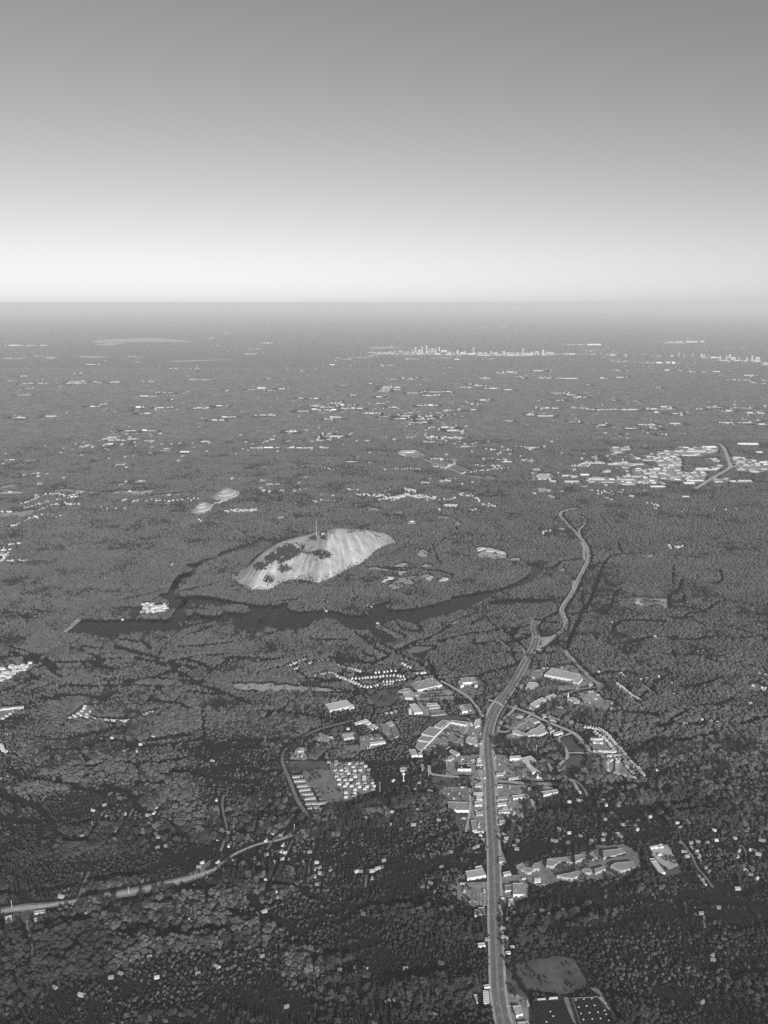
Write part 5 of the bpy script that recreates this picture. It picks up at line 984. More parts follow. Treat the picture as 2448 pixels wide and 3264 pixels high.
# farther houses: too many to pick apart, joined
FHOUSE = [('A4', [(140, 462), (200, 440), (280, 405), (350, 395), (470, 405), (520, 385)], 34), ('A4', [(150, 490), (220, 470), (300, 450), (400, 430), (500, 410)], 30), ('A4', [(260, 500), (330, 470), (420, 455), (520, 460)], 22), ('A4', [(60, 610), (120, 590), (190, 560), (260, 545)], 20), ('A4', [(200, 545), (300, 530), (400, 540)], 12), ('A4', [(0, 505), (80, 510)], 6), ('A4', [(70, 715), (130, 715)], 5), ('A4', [(0, 780), (30, 800), (10, 830), (30, 830), (100, 828), (170, 828)], 22), ('A4', [(20, 750), (60, 770), (40, 800)], 10),
  ('A4', [(790, 440), (830, 425)], 5), ('A4', [(860, 445), (910, 430)], 5), ('A4', [(945, 440), (1050, 432), (1130, 435), (1280, 425)], 16), ('A4', [(1370, 465), (1450, 440)], 8), ('A4', [(1460, 505), (1540, 500), (1640, 495)], 14), ('A4', [(1530, 508), (1650, 505)], 9), ('A4', [(1280, 565), (1310, 572)], 4), ('A4', [(600, 480), (810, 490)], 5),
  ('A5', [(40, 525), (150, 515), (250, 512)], 12), ('A5', [(540, 222), (620, 222), (660, 230), (740, 240), (800, 238)], 14), ('A5', [(810, 375), (910, 378)], 8), ('A5', [(660, 410), (760, 410)], 8), ('A5', [(900, 412), (1060, 415)], 14), ('A5', [(480, 388), (580, 368)], 8), ('A5', [(620, 450), (760, 450)], 7), ('A5', [(1060, 440), (1150, 430), (1290, 420), (1420, 435)], 34), ('A5', [(1230, 375), (1290, 385)], 10), ('A5', [(1140, 445), (1200, 425), (1380, 405)], 16), ('A5', [(1300, 430), (1440, 445), (1560, 430)], 18), ('A5', [(1590, 400), (1659, 410)], 8), ('A5', [(1490, 480), (1560, 480)], 8),
  ('A6', [(30, 375), (120, 385), (200, 370), (280, 390), (400, 385)], 40), ('A6', [(110, 400), (230, 360), (300, 380)], 16), ('A6', [(190, 330), (260, 345)], 9), ('A6', [(550, 370), (650, 385), (680, 410)], 18), ('A6', [(455, 440), (520, 440)], 8), ('A6', [(700, 432), (775, 442)], 8), ('A6', [(620, 475), (660, 465)], 5), ('A6', [(400, 470), (430, 475)], 5), ('A6', [(100, 195), (290, 200)], 10), ('A6', [(300, 290), (340, 285)], 6), ('A6', [(360, 130), (520, 140), (460, 190), (380, 180)], 26), ('A6', [(430, 275), (560, 258)], 10), ('A6', [(560, 230), (690, 210), (860, 190)], 22), ('A6', [(650, 175), (720, 180)], 9), ('A6', [(780, 185), (830, 170)], 8), ('A6', [(720, 125), (890, 150)], 12), ('A6', [(960, 140), (1050, 145)], 9), ('A6', [(1290, 185), (1400, 180)], 12), ('A6', [(1360, 160), (1500, 160)], 14), ('A6', [(1270, 290), (1620, 380)], 14), ('A6', [(1480, 360), (1620, 350)], 8), ('A6', [(310, 15), (450, 25)], 12), ('A6', [(900, 45), (1080, 60)], 16), ('A6', [(1100, 630), (1150, 605)], 7), ('A6', [(1500, 380), (1560, 405)], 6),
  ('A7', [(370, 218), (470, 212)], 12), ('A7', [(440, 205), (560, 195)], 12), ('A7', [(1000, 750), (1100, 745)], 10), ('A7', [(40, 185), (130, 183)], 9), ('A7', [(50, 100), (160, 98)], 10), ('A7', [(870, 460), (930, 470), (900, 490)], 9), ('A7', [(500, 380), (850, 380)], 9), ('A7', [(1090, 510), (1130, 503)], 3), ('A7', [(1250, 515), (1450, 505)], 4), ('A7', [(840, 815), (900, 812)], 4),
  ('B1', [(950, 272), (1090, 275)], 14), ('B1', [(950, 290), (1095, 295)], 12), ('B1', [(950, 318), (985, 322)], 4), ('B1', [(1035, 305), (1090, 305)], 6), ('B1', [(0, 690), (70, 685), (130, 685), (200, 668)], 14), ('B1', [(0, 715), (60, 705), (150, 700)], 12), ('B1', [(0, 740), (60, 740), (100, 725)], 9), ('B1', [(0, 765), (40, 760)], 5)]
for Q in LANES:      # half-hidden roofs on both sides of the woodland lanes
    for q in range(2, len(Q) - 1, 2):
        d = Q[q + 1] - Q[q]; d = d / (np.linalg.norm(d) + 1e-9); sd = rng.choice([-1, 1]); x, y = Q[q] + np.array((-d[1], d[0])) * sd * rng.uniform(17, 24); a = math.atan2(d[1], d[0]) + rng.normal(0, .1); ca, sa = math.cos(a), math.sin(a)
        (wv, wf), (rv, rf) = gable(rng.uniform(9, 13), rng.uniform(7, 9), 4.5, 2.6)
        fh_w.append(([(x + v[0] * ca - v[1] * sa, y + v[0] * sa + v[1] * ca, v[2]) for v in wv], wf)); fh_r.append(([(x + v[0] * ca - v[1] * sa, y + v[0] * sa + v[1] * ca, v[2]) for v in rv], rf)); block_disc(x, y, 8)
for c, P, n_ in FHOUSE:
    Q = line(c, P, 5.0); L = np.r_[0, np.cumsum(np.linalg.norm(np.diff(Q, axis=0), axis=1))]
    for s in np.linspace(0, L[-1], n_):
        x, y = np.interp(s, L, Q[:, 0]) + rng.normal(0, 6), np.interp(s, L, Q[:, 1]) + rng.normal(0, 14 + 8 * (Q[0, 1] > 5500)); g = 1.15
        (wv, wf), (rv, rf) = gable(rng.uniform(11, 20) * g, rng.uniform(8, 11) * g, 6 * g, 3.2 * g); a = rng.uniform(-.5, .5); ca, sa = math.cos(a), math.sin(a)
        fh_w.append(([(x + v[0] * ca - v[1] * sa, y + v[0] * sa + v[1] * ca, v[2]) for v in wv], wf)); fh_r.append(([(x + v[0] * ca - v[1] * sa, y + v[0] * sa + v[1] * ca, v[2]) for v in rv], rf))
        block_disc(x, y, 12); block_disc(x, y - 16 - y * .002, 12 + y * .001)
o = tag(obj('distant_houses', mesh('distant_houses', *join(fh_w), 'white')), 'crowd of small white houses scattered in the woods around and beyond the granite dome', 'houses', kind='stuff')
obj('roof', mesh('distant_roofs', *join(fh_r), 'light'), o)

# ------------------------------------------------------------------ distant halls and shopping strips: crop, x0, x1, y, picture thickness
FAR = [('A7', t) for t in [(1040, 1320, 118, 16), (1220, 1330, 93, 6), (1080, 1210, 145, 7), (860, 920, 152, 12), (830, 930, 178, 5), (940, 1020, 132, 14), (935, 1015, 160, 9), (970, 1010, 205, 14), (965, 1003, 245, 14), (1035, 1090, 195, 30), (1045, 1085, 240, 20), (1180, 1325, 241, 9), (1095, 1150, 280, 14), (745, 940, 283, 18), (660, 790, 305, 10), (795, 870, 322, 12), (880, 915, 312, 6), (510, 595, 300, 20), (480, 530, 323, 5), (560, 660, 325, 4), (870, 1000, 350, 7), (1100, 1180, 330, 7), (690, 790, 337, 4), (780, 870, 245, 8), (880, 950, 240, 8), (1170, 1240, 312, 6), (1450, 1520, 240, 12), (1540, 1600, 255, 8), (1610, 1656, 235, 10), (1600, 1656, 193, 8), (1520, 1558, 190, 12), (1420, 1490, 163, 7), (1575, 1625, 126, 6), (1455, 1600, 72, 10), (305, 380, 282, 10), (430, 490, 275, 6), (330, 430, 318, 4), (230, 275, 317, 3), (745, 785, 414, 6), (1090, 1150, 415, 8), (120, 172, 240, 3), (640, 700, 128, 6), (960, 1030, 272, 8), (1050, 1090, 285, 6), (1040, 1090, 305, 6), (1150, 1190, 262, 6), (1200, 1260, 270, 6), (1400, 1560, 317, 3), (600, 850, 205, 6), (700, 760, 225, 5), (1320, 1360, 212, 8), (1270, 1330, 170, 8), (1490, 1560, 215, 7), (1450, 1490, 185, 8)]] + \
  [('A1', t) for t in [(820, 895, 1010, 8), (730, 765, 1006, 6), (915, 1010, 956, 5), (800, 880, 957, 5), (80, 170, 873, 6), (295, 370, 862, 8), (900, 980, 845, 4), (1360, 1450, 888, 6), (1430, 1510, 868, 6), (870, 930, 806, 5), (1000, 1100, 809, 6), (870, 900, 822, 4), (1240, 1350, 810, 7), (1380, 1480, 795, 7), (570, 650, 800, 5), (640, 690, 786, 6), (110, 210, 724, 6), (420, 560, 650, 8), (450, 560, 638, 6), (145, 215, 652, 5), (235, 300, 652, 6), (170, 205, 683, 5), (690, 790, 643, 4), (600, 640, 643, 4), (890, 1010, 735, 4), (1045, 1135, 712, 4), (1085, 1150, 556, 4), (1250, 1290, 556, 4), (545, 625, 529, 5), (950, 1000, 640, 4), (1215, 1370, 627, 4), (860, 900, 510, 3), (1570, 1650, 462, 5), (1590, 1625, 432, 3), (20, 155, 490, 6), (230, 270, 478, 6), (30, 75, 384, 4), (20, 310, 407, 6), (820, 930, 480, 3), (1390, 1420, 407, 4), (1340, 1395, 360, 3), (1450, 1500, 326, 3), (1600, 1655, 690, 4), (1450, 1480, 697, 4), (120, 180, 605, 8), (40, 90, 635, 4), (500, 545, 587, 4), (1100, 1125, 757, 4)]] + \
  [('A2', t) for t in [(900, 1200, 452, 7), (1200, 1420, 455, 7), (1420, 1659, 458, 8), (1000, 1190, 444, 8), (720, 900, 440, 6), (760, 1000, 450, 6), (1290, 1659, 448, 6), (820, 900, 405, 5), (290, 360, 808, 10), (370, 440, 775, 12), (430, 520, 785, 12), (520, 560, 760, 24), (560, 660, 770, 8), (560, 710, 793, 10), (450, 540, 803, 6), (370, 430, 800, 6), (20, 135, 836, 8), (495, 570, 850, 4), (360, 430, 731, 4), (300, 330, 729, 3), (30, 100, 665, 14), (100, 160, 680, 6), (160, 220, 670, 6), (540, 630, 650, 5), (630, 665, 708, 8), (785, 830, 718, 10), (780, 845, 763, 4), (865, 920, 787, 4), (1080, 1175, 712, 5), (980, 1080, 695, 4), (1090, 1260, 687, 8), (820, 950, 660, 10), (900, 945, 672, 10), (850, 930, 608, 5), (950, 972, 605, 12), (980, 1030, 608, 8), (1035, 1055, 598, 10), (1050, 1180, 775, 4), (1375, 1405, 768, 4), (1430, 1500, 742, 3), (945, 1005, 838, 10), (900, 980, 858, 5), (980, 1110, 882, 4), (710, 800, 825, 4), (800, 880, 845, 6), (1040, 1090, 860, 7), (1125, 1160, 855, 7), (1090, 1130, 842, 4), (1215, 1270, 806, 3), (1290, 1310, 803, 8), (1370, 1420, 803, 5), (1230, 1250, 835, 4), (1130, 1160, 912, 6), (1190, 1280, 912, 12), (1230, 1310, 932, 8), (1120, 1150, 972, 8), (1240, 1350, 980, 6), (460, 580, 970, 8), (480, 500, 953, 5), (220, 290, 940, 6), (1330, 1400, 660, 7), (1400, 1460, 650, 7), (1460, 1560, 668, 6), (1580, 1650, 676, 5), (1360, 1390, 640, 5), (1440, 1510, 603, 7), (1530, 1600, 570, 6), (1600, 1655, 565, 7), (810, 905, 522, 4), (985, 1065, 482, 5), (1130, 1260, 476, 5), (1270, 1330, 485, 4), (515, 570, 474, 5), (580, 640, 482, 6), (640, 730, 474, 4), (735, 765, 462, 6), (310, 345, 556, 4), (220, 240, 551, 4), (480, 540, 519, 3), (100, 130, 604, 3), (740, 765, 640, 3), (50, 140, 382, 6), (20, 60, 418, 4), (0, 40, 448, 3), (380, 400, 330, 3), (1500, 1535, 481, 4), (1200, 1220, 539, 4), (1440, 1480, 285, 4), (1570, 1610, 281, 4), (460, 500, 862, 3), (1600, 1640, 870, 5)]] + \
  [('A3', t) for t in [(0, 150, 453, 9), (150, 330, 450, 10), (60, 250, 440, 7), (330, 590, 446, 5), (1350, 1600, 488, 7), (1240, 1420, 470, 6), (0, 60, 560, 8), (60, 95, 565, 5), (140, 270, 551, 6), (300, 330, 549, 4), (80, 130, 590, 5), (110, 130, 588, 8), (225, 320, 596, 6), (258, 278, 590, 8), (330, 480, 599, 4), (600, 660, 599, 3), (690, 780, 593, 6), (520, 555, 640, 4), (300, 400, 692, 7), (400, 465, 703, 8), (440, 530, 717, 5), (680, 750, 549, 4), (670, 710, 485, 8), (700, 780, 493, 6), (860, 960, 502, 5), (950, 1080, 500, 14), (1010, 1055, 549, 4), (1090, 1130, 550, 7), (1165, 1215, 558, 8), (1240, 1280, 555, 10), (1310, 1370, 557, 7), (1500, 1600, 582, 5), (1390, 1490, 608, 5), (1500, 1540, 608, 8), (1560, 1595, 626, 5), (1615, 1655, 610, 7), (1630, 1650, 630, 6), (235, 360, 786, 4), (430, 540, 784, 3), (545, 580, 792, 6), (600, 860, 793, 5), (910, 1060, 790, 6), (935, 985, 811, 7), (980, 1060, 778, 6), (1050, 1130, 818, 8), (1210, 1245, 790, 6), (1290, 1360, 778, 5), (1380, 1440, 803, 6), (1440, 1475, 782, 5), (1500, 1560, 785, 4), (1515, 1580, 814, 8), (1590, 1640, 815, 8), (1630, 1655, 770, 5), (150, 200, 826, 6), (220, 320, 833, 8), (410, 480, 870, 5), (600, 650, 890, 10), (850, 960, 888, 6), (1040, 1120, 880, 6), (1350, 1440, 876, 4), (1470, 1560, 875, 6), (1580, 1600, 863, 4), (1600, 1650, 886, 7), (690, 715, 944, 4), (980, 1010, 948, 7), (770, 840, 912, 3), (940, 965, 912, 4), (680, 705, 733, 7), (820, 850, 743, 5), (330, 390, 735, 10), (960, 975, 655, 3), (640, 710, 448, 5), (820, 830, 457, 5), (930, 1000, 460, 4), (1410, 1450, 412, 3), (1480, 1515, 413, 3), (400, 630, 388, 8), (1000, 1280, 370, 10), (400, 470, 450, 3), (500, 590, 425, 3), (585, 600, 417, 4), (120, 350, 780, 0) if False else (120, 140, 600, 5)]] + \
  [('A5', t) for t in [(205, 270, 100, 5), (290, 400, 98, 8), (450, 490, 97, 7), (500, 620, 98, 9), (660, 725, 97, 4), (330, 365, 45, 4), (700, 815, 22, 7), (640, 690, 50, 5), (720, 740, 6, 5), (960, 995, 52, 5), (270, 310, 314, 4), (300, 400, 340, 5), (1250, 1290, 590, 5), (390, 425, 558, 9), (840, 910, 192, 3), (1350, 1420, 60, 12), (1390, 1420, 25, 12), (1430, 1500, 45, 8), (1500, 1620, 33, 5), (1590, 1659, 90, 7), (1160, 1210, 527, 3)]] + \
  [('A6', t) for t in [(550, 670, 47, 6), (740, 790, 70, 4), (820, 900, 72, 8), (430, 495, 278, 4), (380, 430, 130, 4), (1030, 1085, 202, 5), (1220, 1300, 242, 9), (1420, 1500, 262, 14), (820, 890, 151, 5), (1150, 1180, 385, 4), (980, 1050, 60, 7), (1545, 1590, 100, 9), (1560, 1659, 160, 7), (1620, 1659, 190, 7), (1420, 1440, 120, 4), (1210, 1240, 595, 5)]] + \
  [('A4', t) for t in [(820, 890, 39, 6), (720, 765, 36, 4), (690, 820, 50, 4), (665, 730, 73, 8), (880, 900, 68, 3), (930, 1000, 50, 5), (1055, 1095, 102, 5), (1030, 1110, 115, 5), (145, 230, 178, 6), (30, 100, 176, 3), (200, 265, 262, 4), (745, 800, 204, 6), (890, 945, 313, 4), (530, 555, 62, 3), (565, 600, 82, 3), (1290, 1360, 56, 7), (0, 150, 385, 3), (1150, 1230, 125, 3), (1610, 1659, 98, 3), (1180, 1220, 1005, 0) if False else (1100, 1118, 845, 22)]]
fb = []
for c, (x0, x1, y, th) in FAR:
    a, b = at(c, (x0, y + th * .4)), at(c, (x1, y + th * .4)); s = CROPS[c][2] / 1659; dist = a[1]
    h = max(7.0, min(14.0, dist * 0.0011)); vis = th * s
    dep = max(18.0, min(420.0, (vis - h * FPX / dist) * dist * dist / (H * FPX) * .9)) if dist < 14000 else max(30.0, min(500.0, vis * dist * dist / (H * FPX) * .35))
    if dist > 14000: h = max(h, min(32.0, vis * .55 * dist / FPX))
    # an open yard in front, so that the wall is seen over the trees
    gapf = 22 * dist / H + 20
    xa, xb = min(a[0], b[0]), max(a[0], b[0])
    block_poly([(xa - 8, a[1] - gapf), (xb + 8, a[1] - gapf), (xb + 8, a[1] + dep + 8), (xa - 8, a[1] + dep + 8)], 0, True)
    far_holes.append((xa - 30, xb + 30, a[1] - gapf, a[1] + dep + 10))
    # worn pale ground with a ragged outline round the halls
    L_ = xb - xa; nn_ = 14; tt = np.linspace(0, 2 * math.pi, nn_ + 1)[:-1]; rr = rng.uniform(.6, 1.25, nn_)
    sheet('bare_yard', np.c_[(xa + xb) / 2 + np.cos(tt) * rr * (L_ * .58 + 20), a[1] + dep * .35 + np.sin(tt) * rr * (dep * .7 + gapf * .5)], .9 + .01 * len(far_holes), ['pale_lot', 'verge', 'concrete'][rng.integers(3)])
    n_ = max(2, int(round(L_ / max(45.0, dist * rng.uniform(.004, .009))))) if c != 'A7' else max(1, int(round(L_ / rng.uniform(110, 240)))); e = np.sort(np.r_[xa, xa + L_ * rng.random(n_ - 1), xb])
    for k in range(n_):
        w = (e[k + 1] - e[k]) * rng.uniform(.6, .98) * (1 if dist < 12000 else .85)
        if w < dist * .0012: continue
        yy = a[1] + (rng.uniform(-.35, .45) * dep if c != 'A7' else 0)
        fb.append(((e[k] + e[k + 1]) / 2, yy, w, dep * (rng.uniform(.35, .95) if c != 'A7' else rng.uniform(.85, 1.1)), h * rng.choice([.5, .8, 1.0, 1.0, 1.5]), c))
for W in [W for W in OPEN if 7000 < W[:, 1].mean() < 11000 and W[:, 0].mean() > 2000]:      # smaller sheds crowding the estate
    lo, hi = W.min(0), W.max(0)
    for q in range(int((hi - lo).prod() / 9000)):
        p = lo + (hi - lo) * rng.random(2)
        if inside(W, np.array([p[0]]), np.array([p[1]]))[0] and not any(abs(p[0] - f[0]) < f[2] / 2 + 20 and f[1] - 40 < p[1] < f[1] + f[3] + 10 for f in fb): fb.append((p[0], p[1], rng.uniform(22, 80), rng.uniform(25, 90), rng.uniform(5, 10), 'A7'))
fb.sort(key=lambda q: -q[2] * q[4] / q[1] ** 2)
unit_w = [mesh('hall_wall', *prism([(-.5, 0), (.5, 0), (.5, 1), (-.5, 1)], 0, 1, False), k) for k in ('white', 'pale', 'white', 'light', 'pale')]; unit_r = [mesh('hall_roof', *box(-.505, .505, -.005, 1.005, 1.0, 1.06), k) for k in ('pale', 'white', 'light', 'white')]
rest_w, rest_r = [], []
FI = []
for x, y, w, d, h, c in fb[:300]:
    px_, py_ = pix(x, y); FI.append(dict(px=px_, py=py_, look=('long' if w > 3.2 * d else 'short' if w < 1.2 * d else 'low') + ' pale hall'))
placing(FI, FMARKS)
for i, (x, y, w, d, h, c) in enumerate(fb):
    if i < 300:
        t = thing('distant_hall', (x, y, 0), FI[i]['label'], 'hall', FI[i]['group'])
        for nm, me in (('wall', unit_w[i % 5]), ('roof', unit_r[i % 4])):
            o = obj(nm, me, t); o.scale = (w, d, h)
    else:
        q = [(x - w / 2, y), (x + w / 2, y), (x + w / 2, y + d), (x - w / 2, y + d)]; rest_w.append(prism(q, 0, h, False)); rest_r.append(box(x - w / 2 - .5, x + w / 2 + .5, y - .5, y + d + .5, h, h + .8, True))
for c, (x0, x1, y, th) in FAR:      # small blocks loosely gathered round each far strip
    a, b = at(c, (x0, y)), at(c, (x1, y)); dist = a[1]
    for q in range(4):
        x, yy = rng.uniform(a[0], b[0]) + rng.normal(0, .02 * dist), a[1] + rng.normal(0, .035 * dist); w, h = rng.uniform(12, 30) * (1 + dist / 25000), rng.uniform(15, 24)
        if c != 'A7' and dist > 6500: rest_w.append(prism([(x - w / 2, yy), (x + w / 2, yy), (x + w / 2, yy + w), (x - w / 2, yy + w)], 0, h, False)); rest_r.append(box(x - w / 2 - .5, x + w / 2 + .5, yy - .5, yy + w + .5, h, h + .8, True)); block_disc(x, yy - 20, 14)
if rest_w:
    o = tag(obj('distant_halls', mesh('distant_halls', *join(rest_w), 'light')), 'tiny pale halls strewn thinly over the hazy far woods', 'halls', kind='stuff'); obj('roof', mesh('distant_hall_roofs', *join(rest_r), 'pale'), o)

# sheds, kiosks and trailers too small to pick apart, set about the yards of the town
ob = []
for W in LOTS:
    lo, hi = W.min(0), W.max(0)
    for q in range(int((hi - lo).prod() / 2600) + 1):
        p = lo + (hi - lo) * rng.random(2); i, j = int((p[0] - GX0) / CELL), int((p[1] - GY0) / CELL)
        if inside(W, np.array([p[0]]), np.array([p[1]]))[0] and not taken[j, i]:
            L_, B_, a = rng.uniform(5, 14), rng.uniform(3.5, 7), rng.choice([0, P2]) + rng.normal(0, .15); (wv, wf), (rv, rf) = gable(L_, B_, 3, 1.2); ca, sa = math.cos(a), math.sin(a)
            for vv, ff in ((wv, wf), (rv, rf)): ob.append(([(p[0] + v[0] * ca - v[1] * sa, p[1] + v[0] * sa + v[1] * ca, v[2] + .4) for v in vv], ff))
            block_disc(p[0], p[1], 6)
tag(obj('outbuildings', mesh('outbuildings', *join(ob), 'pale')), 'little sheds, kiosks and trailers strewn about the yards of the town', 'sheds', kind='stuff')

# ------------------------------------------------------------------ skyline towers on the horizon
TW = [('A2', t) for t in [(1035, 440, 405, 14), (1077, 440, 402, 9), (1105, 440, 394, 10), (1140, 440, 412, 16), (1160, 440, 416, 14), (1185, 432, 404, 8), (1060, 440, 422, 14), (1400, 446, 408, 13), (1510, 450, 430, 14), (1580, 455, 433, 16), (1300, 448, 427, 12), (1215, 440, 425, 34), (940, 440, 428, 22), (1250, 450, 436, 26), (1345, 450, 430, 14), (985, 445, 434, 20), (1620, 457, 440, 28), (905, 442, 434, 15), (870, 447, 435, 12), (1015, 442, 424, 10), (1330, 452, 438, 24), (1440, 452, 438, 26), (1475, 452, 440, 20), (960, 442, 432, 12), (1275, 452, 440, 14), (1540, 454, 440, 24), (1122, 440, 420, 10), (840, 450, 440, 22), (805, 445, 436, 12)]] + \
     [('A3', t) for t in [(130, 450, 409, 10), (95, 450, 432, 12), (155, 456, 441, 28), (215, 448, 427, 22), (255, 446, 418, 9), (300, 452, 434, 44), (60, 455, 437, 14), (12, 452, 428, 14), (185, 450, 432, 13), (275, 450, 430, 16), (1057, 463, 450, 16), (1100, 460, 437, 10), (1135, 465, 452, 6), (1187, 460, 443, 8), (1243, 467, 445, 13), (1260, 463, 450, 8), (1358, 482, 458, 8), (1395, 480, 456, 14), (1418, 470, 448, 18), (1440, 482, 466, 26), (1475, 485, 468, 12), (1525, 485, 467, 12), (1557, 485, 455, 13), (1590, 495, 464, 28), (1640, 515, 497, 28), (770, 460, 446, 14), (690, 458, 446, 26), (1320, 470, 462, 24), (1155, 376, 343, 4), (1625, 510, 498, 14)]]
TL = {}
zones = {'downtown skyline': [], 'middle of the horizon': [], 'separate towers at the right edge': []}
for k, (c, (x, yb, yt, w)) in enumerate(TW):
    X_ = src(c, (x, yb))[0]; zones['downtown skyline' if X_ < 1770 else 'middle of the horizon' if X_ < 2080 else 'separate towers at the right edge'].append((X_, k))
for z_, L_ in zones.items():
    L_.sort(); n_ = len(L_)
    for q, (X_, k) in enumerate(L_): TL[k] = (ORD[q] + ' from the left in the ' + z_) if q < n_ / 2 else (ORD[n_ - 1 - q] + ' from the right in the ' + z_)
for k, (c, (x, yb, yt, w)) in enumerate(TW):
    s = CROPS[c][2] / 1659; g = at(c, (x, yb)); h = (yb - yt) * s * g[1] / FPX * .9; W = max(22.0, w * s * g[1] / FPX); D = min(W, 60)
    lab = ('slender' if h > 2.2 * W else 'broad' if W > 1.6 * h else 'blocky') + ' pale tower, ' + TL[k]
    t = thing('office_tower', (g[0], g[1], 0), lab, 'tower', 'skyline towers'); v = rng.choice(['pale', 'light', 'white', 'light', 'grey'])
    obj('shaft', mesh('tower_shaft', *box(-W / 2, W / 2, -D / 2, D / 2, 0, h * .9), str(v)), t); obj('crown', mesh('tower_crown', *box(-W * .36, W * .36, -D * .36, D * .36, h * .9, h), 'pale'), t)
    obj('podium', mesh('tower_podium', *box(-W * .8, W * .8, -D * .8, D * .8, 0, h * .12), 'pale'), t); far_holes.append((g[0] - W * 2, g[0] + W * 2, g[1] - 420, g[1] + 80))
    for q in range(3): obj('window_band', mesh('window_band', *box(-W * .42, W * .42, -D / 2 - .5, -D / 2 + .3, h * (.2 + .22 * q), h * (.3 + .22 * q)), 'mid'), t)
# pale open ground far off: an airfield and bare sites
for nm, c, P in [('airfield', 'A1', [(580, 378), (700, 368), (950, 358), (1130, 368), (1260, 385), (1080, 384), (800, 385), (640, 392)]), ('airfield', 'A1', [(600, 405), (700, 392), (830, 390), (720, 408)]), ('bare_site', 'A1', [(490, 480), (560, 472), (720, 482), (600, 490)]), ('bare_site', 'A1', [(1080, 508), (1300, 500), (1580, 496), (1120, 514)]), ('bare_site', 'A1', [(290, 490), (330, 475), (375, 488), (330, 498)]), ('bare_site', 'A1', [(0, 410), (100, 403), (290, 405), (160, 414)]),
                 ('bare_site', 'A2', [(720, 415), (800, 405), (880, 408), (1020, 410), (800, 420)]), ('bare_site', 'A2', [(1080, 690), (1200, 682), (1262, 690), (1160, 698)]), ('bare_site', 'A2', [(790, 690), (840, 655), (890, 660), (870, 690)]), ('bare_site', 'A3', [(400, 392), (500, 386), (630, 380), (520, 394)]), ('bare_site', 'A3', [(1000, 382), (1100, 365), (1280, 362), (1120, 384)])]:
    P = np.array([at(c, p) for p in P]); sheet(nm, P, 1.0, 'concrete'); far_holes.append((P[:, 0].min(), P[:, 0].max(), P[:, 1].min() - 100, P[:, 1].max()))

_vg = np.random.default_rng(3).random((64, 64))
def vnoise_small(x, y): return _vg[int(x / 22) % 64, int(y / 15) % 64]
def on_plot(x, y):
    i, j = int((x - GX0) / CELL), int((y - GY0) / CELL); return 0 <= i < GW and 0 <= j < GH and taken[j, i]
# ------------------------------------------------------------------ cars and trucks
def car_mesh(paint):
    V, F = join([prism([(-2.2, -.9), (2.2, -.9), (2.2, .9), (-2.2, .9)], .35, .85, True, True), ([(-1.7, -.8, .85), (1.2, -.8, .85), (1.2, .8, .85), (-1.7, .8, .85), (-1.2, -.68, 1.45), (.5, -.68, 1.45), (.5, .68, 1.45), (-1.2, .68, 1.45)], [(0, 1, 5, 4), (1, 2, 6, 5), (2, 3, 7, 6), (3, 0, 4, 7), (4, 5, 6, 7)])])
    k = len(F); wheels = [box(x - .33, x + .33, s * .8 - .12, s * .8 + .12, 0, .66, True) for x in (-1.4, 1.4) for s in (-1, 1)]; V2, F2 = join([(V, F)] + wheels)
    me = mesh('car', V2, F2, [paint, 'glass', 'black'])
    for i, p in enumerate(me.polygons): p.material_index = 0 if i < 6 or i == 10 else 1 if i < 11 else 2
    return me
CARM = [car_mesh(p) for p in ('white', 'pale', 'light', 'car_paint_dark', 'mid', 'white')]
V, F = join([box(-6, 3.2, -1.25, 1.25, 1.0, 3.9, True), box(3.5, 5.8, -1.2, 1.2, .6, 3.0, True)] + [box(x - .5, x + .5, s * 1.1 - .15, s * 1.1 + .15, 0, 1, True) for x in (-5, -3.8, 3, 5) for s in (-1, 1)])
TRUCK = mesh('truck', V, F, 'white')
NC = [0]
def car(x, y, z, a, label, group, me=None, cat='car', name='car'):
    if NC[0] >= 300: return
    k = rng.integers(len(CARM)); tone = ['white', 'pale', 'light grey', 'dark', 'grey', 'white'][k]
    if me is None: label, group = tone + ' ' + label, tone + ' ' + (group or 'car')
    o = obj(name, me or CARM[k], None, (x, y, z), a); tag(o, label, cat, group); NC[0] += 1
n_h = len(HQ); LH = np.r_[0, np.cumsum(np.linalg.norm(np.diff(HQ, axis=0), axis=1))]
for k in range(84):
    s = rng.uniform(0, LH[-1] * .8); x, y = np.interp(s, LH, HQ[:, 0]), np.interp(s, LH, HQ[:, 1]); i = min(np.searchsorted(LH, s), n_h - 2); d = HQ[i + 1] - HQ[i]; d = d / np.linalg.norm(d); nn = np.array((-d[1], d[0])); sd = rng.choice([-1, 1]); off = sd * rng.choice([5.0, 8.3, 11.6])
    car(x + nn[0] * off, y + nn[1] * off, .8, math.atan2(d[1], d[0]) + (math.pi if sd > 0 else 0), 'car driving along the wide highway through the town', 'cars on the highway')
for p in [(1301, 2026), (1665, 2117), (1643, 2189)] + []: pass
for p in [(1798, 1966), (1819, 1903), (1828, 1877), (1850, 1853), (1855, 1823), (1870, 1795), (1872, 1815), (1875, 1776), (1858, 1730), (1861, 1722), (1853, 1715), (1848, 1722), (1826, 1697), (1880, 1797), (1875, 1785)]:
    q = at('F', p); car(q[0], q[1], .9, 1.6, 'white truck on the highway running up through the woods', 'trucks on the wooded highway', TRUCK, 'truck', 'truck')
def lot(c, x0, x1, y0, y1, nr, nc_, label, group, fill=.85, skew=0.0):
    for r in range(nr):
        for k in range(nc_):
            if rng.random() > fill: continue
            u, v = (r + .5) / nr, (k + .5) / nc_; q = at(c, (x0 + (x1 - x0) * u + skew * v, y0 + (y1 - y0) * v)); car(q[0] + rng.normal(0, .3), q[1], .5, rng.normal(0, .08), label, group)
